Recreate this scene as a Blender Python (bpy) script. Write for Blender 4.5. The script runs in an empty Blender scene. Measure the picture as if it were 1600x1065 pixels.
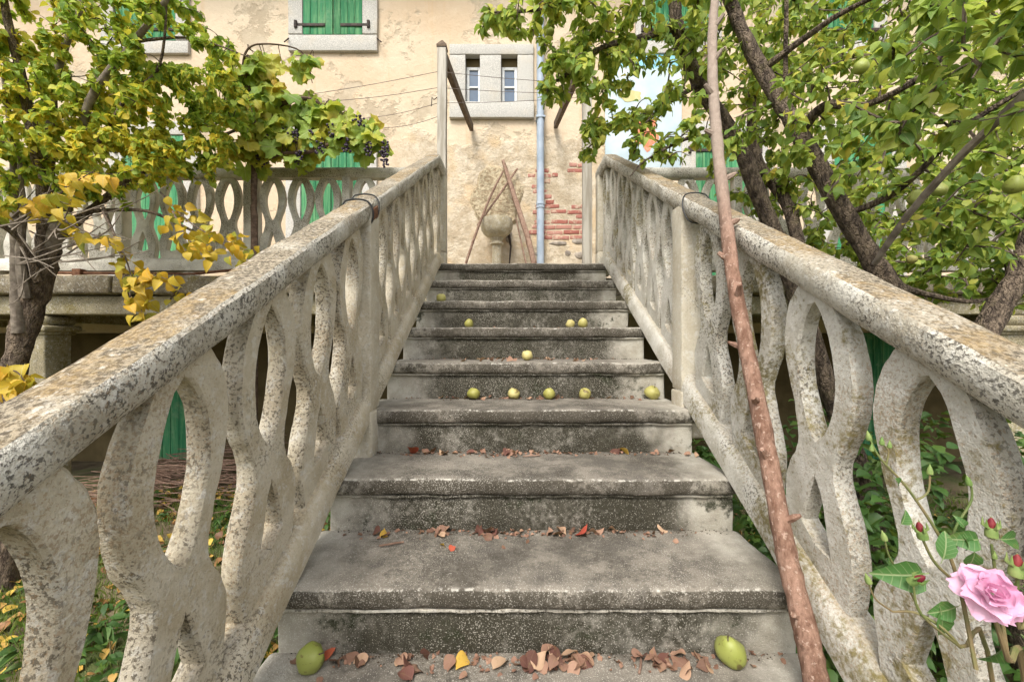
import bpy, math, random
from mathutils import Vector, Matrix, noise as mnoise
random.seed(11)
R = random.uniform
sc = bpy.context.scene
col = sc.collection

# ------------------------------------------------------------------ camera, sky, sun
E = 1.64                      # eye height above the garden
F = 650.0                     # focal length in photo pixels (1600 wide)
cam_d = bpy.data.cameras.new('camera'); cam = bpy.data.objects.new('camera', cam_d); col.objects.link(cam)
cam.location = (0, 0, E); cam.rotation_euler = (math.radians(90), 0, 0)
cam_d.sensor_width = 36; cam_d.lens = 36 * F / 1600; cam_d.clip_start = .02; cam_d.clip_end = 500
sc.camera = cam
SUN_EL, SUN_AZ = math.radians(52), math.radians(200)      # azimuth the light comes from, clockwise from +Y
w = bpy.data.worlds.new('World'); sc.world = w; w.use_nodes = True
nt = w.node_tree; bgn = nt.nodes['Background']
sky = nt.nodes.new('ShaderNodeTexSky'); sky.sky_type = 'NISHITA'; sky.sun_disc = False
sky.sun_elevation = SUN_EL; sky.sun_rotation = SUN_AZ; sky.dust_density = 4; sky.air_density = 1.0; sky.ozone_density = .6
hs = nt.nodes.new('ShaderNodeHueSaturation'); hs.inputs['Saturation'].default_value = .28
nt.links.new(sky.outputs[0], hs.inputs['Color']); nt.links.new(hs.outputs[0], bgn.inputs['Color'])
bgn.inputs['Strength'].default_value = .15
sl = bpy.data.lights.new('sun', 'SUN'); so = bpy.data.objects.new('sun', sl); col.objects.link(so)
sl.energy = 1.5; sl.angle = math.radians(18); sl.color = (1, .95, .87)
dirv = -Vector((math.sin(SUN_AZ) * math.cos(SUN_EL), math.cos(SUN_AZ) * math.cos(SUN_EL), math.sin(SUN_EL)))
so.rotation_euler = dirv.to_track_quat('-Z', 'Y').to_euler(); so.location = (-2, -6, 9)
vs = sc.view_settings; vs.view_transform = 'Standard'; vs.look = 'None'; vs.gamma = 1; vs.exposure = .95
sc.cycles.use_adaptive_sampling = True; sc.cycles.adaptive_threshold = .025; sc.cycles.max_bounces = 5; sc.cycles.diffuse_bounces = 3; sc.cycles.glossy_bounces = 2; sc.cycles.transmission_bounces = 3; sc.cycles.caustics_reflective = False; sc.cycles.caustics_refractive = False

# ------------------------------------------------------------------ measures of the place
S = .565; T = .30; H = .17; D0 = 2.4; N0 = 4.57          # slope, tread, rise
XL, XR = -.533, .685                                     # inner faces of the two stair balustrades
XSL, XSR = -.585, .71                                    # ends of the steps
YW = 5.7                                                 # house wall
YT = 3.36                                                # terrace railing
ZF = E + .509                                            # terrace floor
def dk(k): return (D0 + k) * T
def zk(k): return E + (k - N0) * H
def P(px, py, d): return Vector(((px - 800) / F * d, d, E + (532.5 - py) / F * d))
def XW(px, d=YW): return (px - 800) / F * d
def ZW(py, d=YW): return E + (532.5 - py) / F * d

# ------------------------------------------------------------------ material helper
class MT:
    def __init__(s, name):
        s.m = bpy.data.materials.new(name); s.m.use_nodes = True; s.t = s.m.node_tree
        s.b = s.t.nodes['Principled BSDF']; s.geo = s.t.nodes.new('ShaderNodeNewGeometry')
        s.pos = s.geo.outputs['Position']; s.nor = s.geo.outputs['Normal']
    def L(s, sock, v):
        if v is None: return
        if isinstance(v, bpy.types.NodeSocket): s.t.links.new(v, sock)
        elif isinstance(v, (tuple, list)):
            sock.default_value = (*v, 1) if len(v) == 3 and sock.type == 'RGBA' else v
        else: sock.default_value = v
    def sep(s, v):
        n = s.t.nodes.new('ShaderNodeSeparateXYZ'); s.L(n.inputs[0], v); return n.outputs
    def scale(s, v, k):
        n = s.t.nodes.new('ShaderNodeVectorMath'); n.operation = 'MULTIPLY'; s.L(n.inputs[0], v); n.inputs[1].default_value = k; return n.outputs[0]
    def add(s, v, k):
        n = s.t.nodes.new('ShaderNodeVectorMath'); n.operation = 'ADD'; s.L(n.inputs[0], v); s.L(n.inputs[1], k); return n.outputs[0]
    def noise(s, sc_, detail=3, rough=.55, vec=None, dist=0):
        n = s.t.nodes.new('ShaderNodeTexNoise'); n.inputs['Scale'].default_value = sc_; n.inputs['Detail'].default_value = detail
        n.inputs['Roughness'].default_value = rough; n.inputs['Distortion'].default_value = dist; s.L(n.inputs['Vector'], vec or s.pos); return n.outputs['Fac']
    def vor(s, sc_, vec=None, feat='F1', out='Distance'):
        n = s.t.nodes.new('ShaderNodeTexVoronoi'); n.feature = feat; n.inputs['Scale'].default_value = sc_; s.L(n.inputs['Vector'], vec or s.pos); return n.outputs[out]
    def math(s, op, a, b=0.0, c=None, clamp=False):
        n = s.t.nodes.new('ShaderNodeMath'); n.operation = op; n.use_clamp = clamp; s.L(n.inputs[0], a); s.L(n.inputs[1], b)
        if c is not None: s.L(n.inputs[2], c)
        return n.outputs[0]
    def step(s, v, lo, hi):
        n = s.t.nodes.new('ShaderNodeMapRange'); n.interpolation_type = 'SMOOTHSTEP'; s.L(n.inputs['Value'], v)
        n.inputs['From Min'].default_value = lo; n.inputs['From Max'].default_value = hi; return n.outputs['Result']
    def mix(s, f, a, b):
        n = s.t.nodes.new('ShaderNodeMix'); n.data_type = 'RGBA'; s.L(n.inputs[0], f); s.L(n.inputs[6], a); s.L(n.inputs[7], b); return n.outputs[2]
    def ramp(s, f, stops):
        n = s.t.nodes.new('ShaderNodeValToRGB'); e = n.color_ramp.elements
        while len(e) < len(stops): e.new(.5)
        for i, (p, c) in enumerate(stops): e[i].position = p; e[i].color = (*c, 1)
        s.L(n.inputs[0], f); return n.outputs[0]
    def bump(s, h, strength=.5, dist=.01, nor=None):
        n = s.t.nodes.new('ShaderNodeBump'); n.inputs['Strength'].default_value = strength; n.inputs['Distance'].default_value = dist
        s.L(n.inputs['Height'], h)
        if nor: s.L(n.inputs['Normal'], nor)
        return n.outputs[0]
    def done(s, color, rough=.9, bump=None, spec=.25):
        s.L(s.b.inputs['Base Color'], color); s.L(s.b.inputs['Roughness'], rough); s.b.inputs['Specular IOR Level'].default_value = spec
        if bump: s.L(s.b.inputs['Normal'], bump)
        return s.m

def concrete(name, base, pale, grime, ochre=.3, top=.6, speck=.5, moss=0.0, orange=.3, weather=.9, face=0.0):
    m = MT(name)
    big = m.noise(1.7, 4); mid = m.noise(9, 5, .6); fine = m.noise(150, 3, .65); grit = m.noise(330, 2, .6)
    c = m.mix(m.step(mid, .36, .62), base, pale)
    c = m.mix(m.math('MULTIPLY', m.step(m.noise(44, 4, .7), .52, .64), .6), c, (.66, .64, .58))
    # dark lichen specks, in drifts
    drift = m.step(m.math('ADD', m.math('ADD', big, m.math('MULTIPLY', m.step(m.math('ABSOLUTE', m.sep(m.nor)[0]), .8, .95), face)), m.math('MULTIPLY', m.noise(5.3, 4), .9)), 1.05 - speck * .35, 1.28 - speck * .35)
    wet = m.math('MULTIPLY', m.step(m.sep(m.nor)[1], -.35, -.8), m.step(m.noise(3.7, 4, .6, m.add(m.pos, (2, 9, 4))), .34, .60))
    drift = m.math('MAXIMUM', drift, m.math('MULTIPLY', wet, weather), clamp=True)
    c = m.mix(m.math('MULTIPLY', wet, weather * .5), c, (.19, .16, .115))
    sp = m.step(m.math('ADD', m.math('MULTIPLY', fine, .7), m.math('MULTIPLY', m.noise(115, 5, .75), .5)), .60, .68)
    c = m.mix(m.math('MULTIPLY', sp, m.math('MULTIPLY_ADD', drift, .74, .10)), c, grime)
    rusty = m.step(m.math('ADD', m.noise(170, 3, .7), m.math('MULTIPLY', m.noise(3.1, 3), .45)), .86 - ochre * .12, .93 - ochre * .12)
    c = m.mix(m.math('MULTIPLY', rusty, ochre), c, (.27, .165, .075))
    # growth on what faces the sky
    up = m.step(m.sep(m.nor)[2], .45, .85)
    tb = m.mix(m.step(m.noise(120, 4, .75), .42, .58), (.10, .082, .058), (.33, .28, .20))
    tb = m.mix(m.math('MULTIPLY', m.step(m.math('ADD', m.noise(4.2, 3), m.math('MULTIPLY', m.noise(45, 3), .35)), .62, .78), orange * 1.5, clamp=True), tb, m.mix(m.step(m.noise(110, 3, .7), .42, .58), (.20, .13, .055), (.38, .25, .09)))
    tb = m.mix(m.math('MULTIPLY', m.step(m.noise(38, 4, .7), .6, .68), .6), tb, (.6, .56, .48))
    c = m.mix(m.math('MULTIPLY', m.math('MULTIPLY', up, top), m.step(m.math('ADD', mid, m.math('MULTIPLY', fine, .5)), .5, .75)), c, tb)
    if moss:
        ms = m.step(m.math('ADD', m.noise(3.4, 4, .65), m.math('MULTIPLY', m.noise(70, 4, .7), .6)), .90 - moss * .2, 1.06 - moss * .2)
        c = m.mix(m.math('MULTIPLY', ms, .8), c, m.mix(m.noise(40, 3), (.10, .075, .012), (.24, .19, .045)))
    hgt = m.math('ADD', m.math('MULTIPLY', fine, .7), m.math('MULTIPLY', grit, .45))
    hgt = m.math('ADD', hgt, m.math('MULTIPLY', m.noise(30, 3), .5))
    return m.done(c, .93, m.bump(hgt, .8, .006))

M = {}
M['baluster_r'] = concrete('weathered_concrete_mossy', (.46, .43, .355), (.60, .575, .505), (.06, .05, .036), .45, .5, .5, .4, .3, .8, -.05)
M['baluster_l'] = concrete('weathered_concrete_warm', (.48, .41, .285), (.60, .54, .42), (.07, .055, .036), .45, .5, .5, 0, .3, .95, -.06)
M['rail'] = concrete('lichen_concrete', (.41, .37, .29), (.60, .57, .49), (.05, .043, .034), .35, 1.0, .95, 0, .3)
M['newel'] = concrete('plain_newel', (.50, .44, .33), (.58, .53, .42), (.10, .08, .055), .25, .4, .05, 0, .1, .25)
M['terrace_rail'] = concrete('terrace_concrete', (.56, .53, .45), (.68, .65, .57), (.07, .06, .045), .15, .5, .2, 0, .1)
M['slab_dark'] = concrete('dark_stone', (.17, .145, .10), (.30, .26, .18), (.05, .04, .03), .4, .5, .8, .3)
M['beam'] = concrete('stained_beam', (.30, .26, .15), (.42, .37, .24), (.08, .07, .04), .2, .3, .6, .3)

def step_mat(name, tread):
    m = MT(name); x, y, z = m.sep(m.pos)[:3]
    fine = m.noise(120, 3, .65); mid = m.noise(11, 5, .65); big = m.noise(2.3, 4)
    # pale raw ends of each step
    xx = m.math('ABSOLUTE', m.math('SUBTRACT', x, .06)); 
    ends = m.step(m.math('ADD', xx, m.math('MULTIPLY', m.math('SUBTRACT', m.noise(5, 4, .65), .5), .42)), .40, .66)
    pale = m.mix(m.step(mid, .35, .65), (.42, .385, .31), (.56, .53, .45))
    if tread:
        b = m.mix(m.step(m.math('ADD', mid, m.math('MULTIPLY', big, .6)), .6, .95), (.10, .089, .073), (.22, .195, .158))
        b = m.mix(m.math('MULTIPLY', m.step(m.math('ADD', m.noise(3.6, 5, .65), m.math('MULTIPLY', m.noise(75, 3, .7), .4)), .64, .84), .8), b, (.06, .052, .04))
        b = m.mix(m.math('MULTIPLY', ends, .55), b, pale)
        front = m.step(m.sep(m.nor)[2], .75, .5)
        blk = m.step(m.math('ADD', m.noise(6, 5, .7), m.math('MULTIPLY', m.noise(55, 3, .7), .5)), .61, .78)
        b = m.mix(m.math('MULTIPLY', m.math('MULTIPLY', blk, front), .9), b, (.055, .047, .034))
        edge = m.math('MULTIPLY', m.step(m.noise(45, 4, .7), .5, .62), m.step(m.math('ABSOLUTE', m.math('SUBTRACT', m.sep(m.nor)[2], .72)), .26, .05))
        b = m.mix(m.math('MULTIPLY', edge, .7), b, (.56, .53, .46))
    else:
        b = m.mix(m.step(mid, .35, .62), (.135, .125, .102), (.28, .26, .218))
        dk_ = m.step(m.math('ADD', m.noise(3.1, 5, .7), m.math('MULTIPLY', m.noise(48, 4, .7),   .6)), .55, .84)
        b = m.mix(m.math('MULTIPLY', dk_, m.math('SUBTRACT', 1.0, m.math('MULTIPLY', ends, .85))), b, (.04, .036, .024))
        stk = m.step(m.noise(1, 4, .65, m.scale(m.pos, (17, 17, 3))), .5, .66)
        b = m.mix(m.math('MULTIPLY', stk, m.math('SUBTRACT', .65, m.math('MULTIPLY', ends, .5))), b, (.06, .054, .038))
        b = m.mix(m.math('MULTIPLY', ends, .8), b, pale)
        gm = m.step(m.math('ADD', m.noise(7, 4, .7), m.math('MULTIPLY', m.noise(60, 3), .35)), .73, .86)
        b = m.mix(m.math('MULTIPLY', gm, .9), b, (.024, .027, .012))
    sp = m.step(m.math('ADD', m.noise(300, 2, .6), m.math('MULTIPLY', big, .25)), .70, .80)
    b = m.mix(m.math('MULTIPLY', sp, .5), b, (.62, .58, .50))
    h = m.math('ADD', m.math('MULTIPLY', fine, .6), m.math('MULTIPLY', m.noise(300, 2), .5))
    return m.done(b, .9, m.bump(m.math('ADD', h, m.noise(25, 3)), .7, .005))
M['tread'] = step_mat('worn_tread', True); M['riser'] = step_mat('stained_riser', False)

def wall_mat():
    m = MT('peeling_plaster'); x, y, z = m.sep(m.pos)[:3]
    big = m.noise(.8, 5, .6); mid = m.noise(4.5, 5, .65); fine = m.noise(50, 4, .6)
    c = m.mix(m.step(big, .35, .65), (.555, .43, .295), (.61, .505, .37))
    c = m.mix(m.math('MULTIPLY', m.step(mid, .5, .75), .35), c, (.70, .61, .46))
    streak = m.noise(1, 4, .6, m.scale(m.pos, (7, 1, .55)))
    c = m.mix(m.math('MULTIPLY', m.step(streak, .56, .72), .3), c, (.55, .36, .19))
    # old patches where the paint coat is gone
    pat = m.math('ADD', m.noise(1.25, 5, .68, m.add(m.pos, (3.1, 0, 7.7))), m.math('MULTIPLY', m.noise(11, 4, .7), .16))
    raw = m.mix(m.step(m.noise(3.3, 4), .35, .7), (.36, .295, .205), (.50, .43, .32))
    c = m.mix(m.math('MULTIPLY', m.step(pat, .61, .68), .75), c, raw)
    # bare base coat low down behind the basin
    wob = m.math('MULTIPLY', m.math('SUBTRACT', m.noise(2.4, 5, .65), .5), 1.3)
    low = m.step(m.math('ADD', z, wob), ZW(222) + .14, ZW(222) - .02)
    side = m.step(m.math('ABSOLUTE', m.math('SUBTRACT', x, .1)), 2.1, 1.2)
    base2 = m.mix(m.step(m.noise(6, 5, .7), .35, .66), (.42, .34, .235), (.60, .52, .40))
    base2 = m.mix(m.math('MULTIPLY', m.step(m.noise(2.1, 4), .5, .66), .6), base2, (.60, .44, .26))
    c = m.mix(m.math('MULTIPLY', low, side), c, base2)
    c = m.mix(m.math('MULTIPLY', m.step(fine, .6, .72), .18), c, (.22, .16, .09))
    h = m.math('ADD', m.math('MULTIPLY', fine, .3), m.math('ADD', m.noise(14, 4, .6), m.math('MULTIPLY', m.step(pat, .61, .68), -.8)))
    h = m.math('ADD', h, m.math('MULTIPLY', m.math('MULTIPLY', low, side), m.math('MULTIPLY', m.noise(22, 4, .7), 2.2)))
    return m.done(c, .95, m.bump(h, .7, .015))
M['wall'] = wall_mat()

def simple(name, a, b, sc_=20, rough=.8, bump=.4, bscale=60, bd=.003, stretch=None, spec=.25, detail=4):
    m = MT(name); v = m.scale(m.pos, stretch) if stretch else None
    n = m.noise(sc_, detail, .6, v)
    return m.done(m.mix(m.step(n, .35, .65), a, b), rough, m.bump(m.noise(bscale, 3, .6, v), bump, bd), spec)
def granite():
    m = MT('granite_surround'); n = m.noise(130, 3, .7)
    c = m.mix(m.step(n, .4, .6), (.36, .35, .32), (.58, .56, .51)); c = m.mix(m.math('MULTIPLY', m.step(m.noise(3, 4, .6), .5, .7), .4), c, (.50, .43, .32))
    c = m.mix(m.math('MULTIPLY', m.step(m.noise(210, 2), .62, .7), .6), c, (.14, .13, .12))
    return m.done(c, .85, m.bump(n, .5, .004))
M['granite'] = granite()
def shutter_mat():
    m = MT('flaked_green_paint'); v = m.scale(m.pos, (26, 26, 1.6)); oi = m.t.nodes.new('ShaderNodeObjectInfo').outputs['Random']
    c = m.mix(oi, (.018, .135, .055), (.045, .235, .105))
    c = m.mix(m.math('MULTIPLY', m.step(m.noise(1, 5, .7, v), .42, .68), .75), c, (.16, .36, .16))
    c = m.mix(m.math('MULTIPLY', m.step(m.noise(1.7, 5, .7, m.add(v, (9, 4, 2))), .60, .68), .8), c, (.03, .05, .02))
    c = m.mix(m.math('MULTIPLY', m.step(m.noise(5, 5, .7), .5, .72), .45), c, (.22, .34, .20))
    return m.done(c, .75, m.bump(m.noise(1, 3, .6, v), .5, .004))
M['shutter'] = shutter_mat()
def brick_mat():
    m = MT('old_brick'); oi = m.t.nodes.new('ShaderNodeObjectInfo').outputs['Random']
    c = m.mix(oi, (.31, .105, .08), (.42, .21, .165))
    c = m.mix(m.math('MULTIPLY', m.step(m.noise(8, 5, .75), .5, .62), .8), c, (.53, .42, .31))
    return m.done(c, .95, m.bump(m.noise(60, 4, .7), .8, .006))
M['brick'] = brick_mat()
M['iron'] = simple('dark_iron', (.03, .025, .022), (.07, .05, .04), 30, .7)
M['rust'] = simple('rusty_pipe', (.10, .04, .02), (.18, .09, .05), 30, .85)
M['zinc'] = simple('painted_downpipe', (.27, .33, .40), (.36, .42, .49), 6, .5, .15)
M['pvc'] = simple('white_window_frame', (.66, .67, .66), (.74, .75, .73), 20, .5, .1)
m = MT('window_glass'); m.b.inputs['Roughness'].default_value = .08
M['glass'] = m.done(m.mix(m.noise(3, 2), (.05, .085, .14), (.10, .15, .22)), .12, None, .6)
M['wood_grey'] = simple('weathered_post', (.30, .27, .22), (.47, .44, .38), 1, .9, .6, 1, .004, (40, 40, 3))
M['wood_dark'] = simple('dark_beam', (.085, .06, .04), (.15, .11, .075), 1, .9, .5, 1, .004, (40, 6, 40))
M['stick'] = simple('dead_stick', (.17, .10, .07), (.28, .19, .14), 30, .9, .6, 80)
def pole_mat():
    m = MT('reddish_bark_pole'); v = m.scale(m.pos, (1, 1, .35))
    z = m.sep(m.pos)[2]
    c = m.mix(m.step(m.noise(45, 4, .65, v), .36, .64), (.165, .088, .058), (.32, .195, .14))
    c = m.mix(m.math('MULTIPLY', m.step(m.noise(90, 3, .6), .58, .66), .6), c, (.50, .37, .29))
    c = m.mix(m.math('MULTIPLY', m.step(m.noise(20, 4), .60, .7), .7), c, (.07, .035, .022))
    c = m.mix(m.step(m.math('ADD', z, m.math('MULTIPLY', m.noise(3, 3), .3)), E + .30, E + .85), c, m.mix(m.noise(50, 4), (.22, .165, .13), (.38, .31, .25)))
    return m.done(c, .9, m.bump(m.noise(75, 4, .7, v), 1, .008))
M['pole'] = pole_mat()
def bark(name, a, b, mossy=.3):
    m = MT(name); v = m.scale(m.pos, (1, 1, .4))
    n = m.noise(38, 5, .7, v); c = m.mix(m.step(n, .38, .62), a, b)
    c = m.mix(m.math('MULTIPLY', m.step(m.noise(7, 4, .7), .55, .68), mossy), c, (.16, .14, .06))
    wv = m.noise(9, 3); cv = m.t.nodes.new('ShaderNodeCombineXYZ'); m.L(cv.inputs[0], wv); m.L(cv.inputs[1], wv); m.L(cv.inputs[2], m.noise(13, 3))
    cr = m.vor(34, m.add(m.scale(m.pos, (1.7, 1.7, .6)), m.scale(cv.outputs[0], (.22, .22, .1))), 'DISTANCE_TO_EDGE')
    return m.done(c, .95, m.bump(m.math('ADD', m.math('MULTIPLY', n, 1.6), m.math('MULTIPLY', m.step(cr, 0, .2), .5)), 1, .014))
M['bark_r'] = bark('pear_bark', (.06, .044, .033), (.21, .16, .115)); M['bark_l'] = bark('apricot_bark', (.085, .062, .045), (.25, .19, .135))
M['twig'] = simple('twig_bark', (.07, .05, .038), (.17, .13, .10), 40, .9); M['twig_grey'] = simple('pale_shoot', (.13, .105, .08), (.25, .21, .165), 30, .9)
M['vine'] = simple('vine_cane', (.07, .045, .03), (.15, .10, .07), 40, .9)

def leaf_mat(name, stops, trans=.38, patch=.35, pscale=1.6, rough=.55, spec=.35, vein=.35):
    m = MT(name); oi = m.t.nodes.new('ShaderNodeObjectInfo').outputs['Random']
    r = m.math('FRACT', m.math('ADD', m.geo.outputs['Random Per Island'], oi))
    f = m.math('ADD', m.math('MULTIPLY', r, 1 - patch), m.math('MULTIPLY', m.step(m.noise(pscale, 3), .3, .7), patch))
    c = m.ramp(f, stops); c = m.mix(m.math('MULTIPLY', m.step(m.noise(70, 3, .6), .55, .7), .22), c, (.20, .15, .03))
    oc = m.sep(m.t.nodes.new('ShaderNodeTexCoord').outputs['Object']); ay = m.math('ABSOLUTE', oc[1])
    rib = m.step(ay, .028, .008); vn = m.math('ABSOLUTE', m.math('SUBTRACT', m.math('FRACT', m.math('MULTIPLY', m.math('SUBTRACT', oc[0], m.math('MULTIPLY', ay, .8)), 8.0)), .5))
    vn = m.math('MULTIPLY', m.math('MULTIPLY', m.step(vn, .10, .03), m.step(ay, .47, .45)), vein)
    rib = m.math('MAXIMUM', m.math('MULTIPLY', rib, vein * 2), vn); c = m.mix(rib, c, m.mix(.5, c, (.55, .55, .30)))
    m.done(c, rough, m.bump(m.math('ADD', m.noise(120, 2), m.math('MULTIPLY', rib, -1.0)), .35, .002), spec)
    tr = m.t.nodes.new('ShaderNodeBsdfTranslucent'); m.L(tr.inputs['Color'], m.mix(.35, c, (.45, .50, .05)))
    mx = m.t.nodes.new('ShaderNodeMixShader'); mx.inputs[0].default_value = trans
    m.t.links.new(m.b.outputs[0], mx.inputs[1]); m.t.links.new(tr.outputs[0], mx.inputs[2])
    m.t.links.new(mx.outputs[0], m.t.nodes['Material Output'].inputs['Surface']); return m.m
M['leaf_pear'] = leaf_mat('pear_leaf', [(0, (.10, .20, .06)), (.25, (.21, .34, .07)), (.6, (.38, .48, .09)), (.85, (.56, .58, .11)), (1, (.62, .46, .07))], .52, .25)
M['leaf_apricot'] = leaf_mat('apricot_leaf', [(0, (.12, .26, .045)), (.28, (.27, .42, .06)), (.54, (.46, .55, .07)), (.72, (.74, .64, .07)), (1, (.78, .54, .05))], .52, .42, 1.9)
M['leaf_yellow'] = leaf_mat('yellow_leaf', [(0, (.22, .27, .03)), (.3, (.50, .38, .03)), (1, (.66, .36, .025))], .35, .2)
M['leaf_vine'] = leaf_mat('vine_leaf', [(0, (.15, .28, .045)), (.4, (.30, .42, .065)), (.68, (.50, .50, .06)), (1, (.58, .36, .05))], .42, .45, 3)
M['leaf_bush'] = leaf_mat('bush_leaf', [(0, (.025, .065, .015)), (.6, (.055, .125, .025)), (1, (.13, .20, .04))], .3)
M['leaf_rose'] = leaf_mat('rose_leaf', [(0, (.045, .13, .03)), (1, (.08, .20, .05))], .25)
M['grass'] = leaf_mat('grass_blade', [(0, (.06, .12, .02)), (.6, (.11, .19, .03)), (1, (.22, .22, .06))], .3)
M['litter'] = leaf_mat('litter_leaf', [(0, (.13, .06, .03)), (.35, (.30, .15, .06)), (.6, (.50, .30, .08)), (.85, (.60, .42, .07)), (1, (.42, .13, .05))], .15, .1)
for nm, st in (('brown', [(0, (.12, .065, .045)), (.6, (.26, .145, .10)), (1, (.36, .22, .15))]), ('tan', [(0, (.34, .20, .13)), (1, (.50, .34, .22))]),
               ('red', [(0, (.34, .05, .04)), (1, (.46, .12, .05))]), ('gold', [(0, (.55, .34, .06)), (1, (.62, .42, .09))]), ('dark', [(0, (.09, .04, .03)), (1, (.16, .07, .055))])):
    M['fall_' + nm] = leaf_mat('fallen_leaf_' + nm, st, .1, .1, 9, .7, .2, .06)
def pear_mat(name='pear_skin', g=1.0):
    m = MT(name); oi = m.t.nodes.new('ShaderNodeObjectInfo').outputs['Random']
    c = m.mix(m.step(m.noise(9, 3), .35, .65), m.mix(oi, (.24, .235, .045), (.38, .33, .11)), m.mix(oi, (.33, .32, .07), (.50, .43, .19)))
    c = m.mix(1 - g, c, (.20, .27, .035))
    c = m.mix(m.math('MULTIPLY', m.step(m.noise(95, 3), .62, .70), .6), c, (.14, .09, .03)); c = m.mix(m.math('MULTIPLY', m.step(m.noise(21, 2), .66, .72), .75), c, (.09, .05, .02))
    return m.done(c, .5, m.bump(m.noise(160, 2), .2, .002), .4)
M['pear'] = pear_mat(); M['pear_green'] = pear_mat('green_pear_skin', .35)
m = MT('grape_skin'); M['grape'] = m.done(m.mix(m.noise(60, 2), (.02, .013, .03), (.07, .045, .075)), .45)
m = MT('rose_petal'); c = m.mix(m.step(m.noise(22, 3), .3, .7), (.78, .38, .57), (.84, .55, .69)); m.done(c, .6, m.bump(m.noise(60, 2), .3, .003))
tr = m.t.nodes.new('ShaderNodeBsdfTranslucent'); m.L(tr.inputs['Color'], (.85, .5, .66)); mx = m.t.nodes.new('ShaderNodeMixShader'); mx.inputs[0].default_value = .3
m.t.links.new(m.b.outputs[0], mx.inputs[1]); m.t.links.new(tr.outputs[0], mx.inputs[2]); m.t.links.new(mx.outputs[0], m.t.nodes['Material Output'].inputs['Surface']); M['petal'] = m.m
M['stem'] = simple('rose_stem', (.10, .15, .04), (.22, .16, .08), 14, .6); M['bud'] = simple('rose_bud_green', (.12, .20, .05), (.22, .28, .09), 60, .6); M['bud_red'] = simple('rose_bud_red', (.13, .01, .02), (.24, .04, .035), 60, .6)
def ground_mat():
    m = MT('garden_soil'); c = m.mix(m.step(m.noise(2.2, 5, .65), .38, .62), (.10, .075, .045), (.20, .16, .095))
    c = m.mix(m.math('MULTIPLY', m.step(m.noise(1.1, 4, .6, m.add(m.pos, (5, 5, 0))), .42, .6), .8), c, m.mix(m.noise(30, 4), (.05, .085, .02), (.11, .15, .04)))
    return m.done(c, 1, m.bump(m.noise(25, 5, .7), .9, .03))
M['ground'] = ground_mat()
M['plaster_shaded'] = simple('ochre_wall_shaded', (.085, .063, .027), (.13, .098, .046), 3, .95)  # ochre darkened in the base colour to carry the shade under the terrace
M['rooftile'] = simple('roof_tile', (.30, .13, .07), (.42, .22, .13), 3, .9)
M['basin'] = concrete('basin_stone', (.42, .36, .24), (.54, .48, .35), (.10, .085, .055), .2, .5, .4, 0, .1)
M['rubble'] = simple('rubble_plate', (.31, .235, .145), (.52, .44, .30), 24, .95, 1, 28, .03, detail=6)
M['rock'] = simple('wall_rock', (.20, .17, .14), (.38, .33, .27), 12, .9, .6, 40)
def board_mat():
    m = MT('painted_board'); x, y, z = m.sep(m.pos)[:3]
    c = m.mix(m.step(m.noise(3, 3), .35, .65), (.42, .52, .56), (.52, .60, .63))
    top = m.step(m.math('ADD', z, m.math('MULTIPLY', m.noise(4, 3), .12)), ZW(103), ZW(96)); c = m.mix(top, c, (.22, .48, .58))
    return m.done(c, .6)
M['board'] = board_mat(); M['paint_orange'] = simple('orange_paint', (.72, .16, .08), (.78, .30, .18), 14, .6, .1); M['paint_yellow'] = simple('yellow_paint', (.50, .46, .20), (.56, .52, .28), 12, .6, .1)
M['cable'] = simple('black_tie', (.02, .02, .02), (.05, .05, .05), 20, .6)
M['wire'] = simple('rusty_wire', (.10, .08, .07), (.17, .14, .12), 20, .7)

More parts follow.
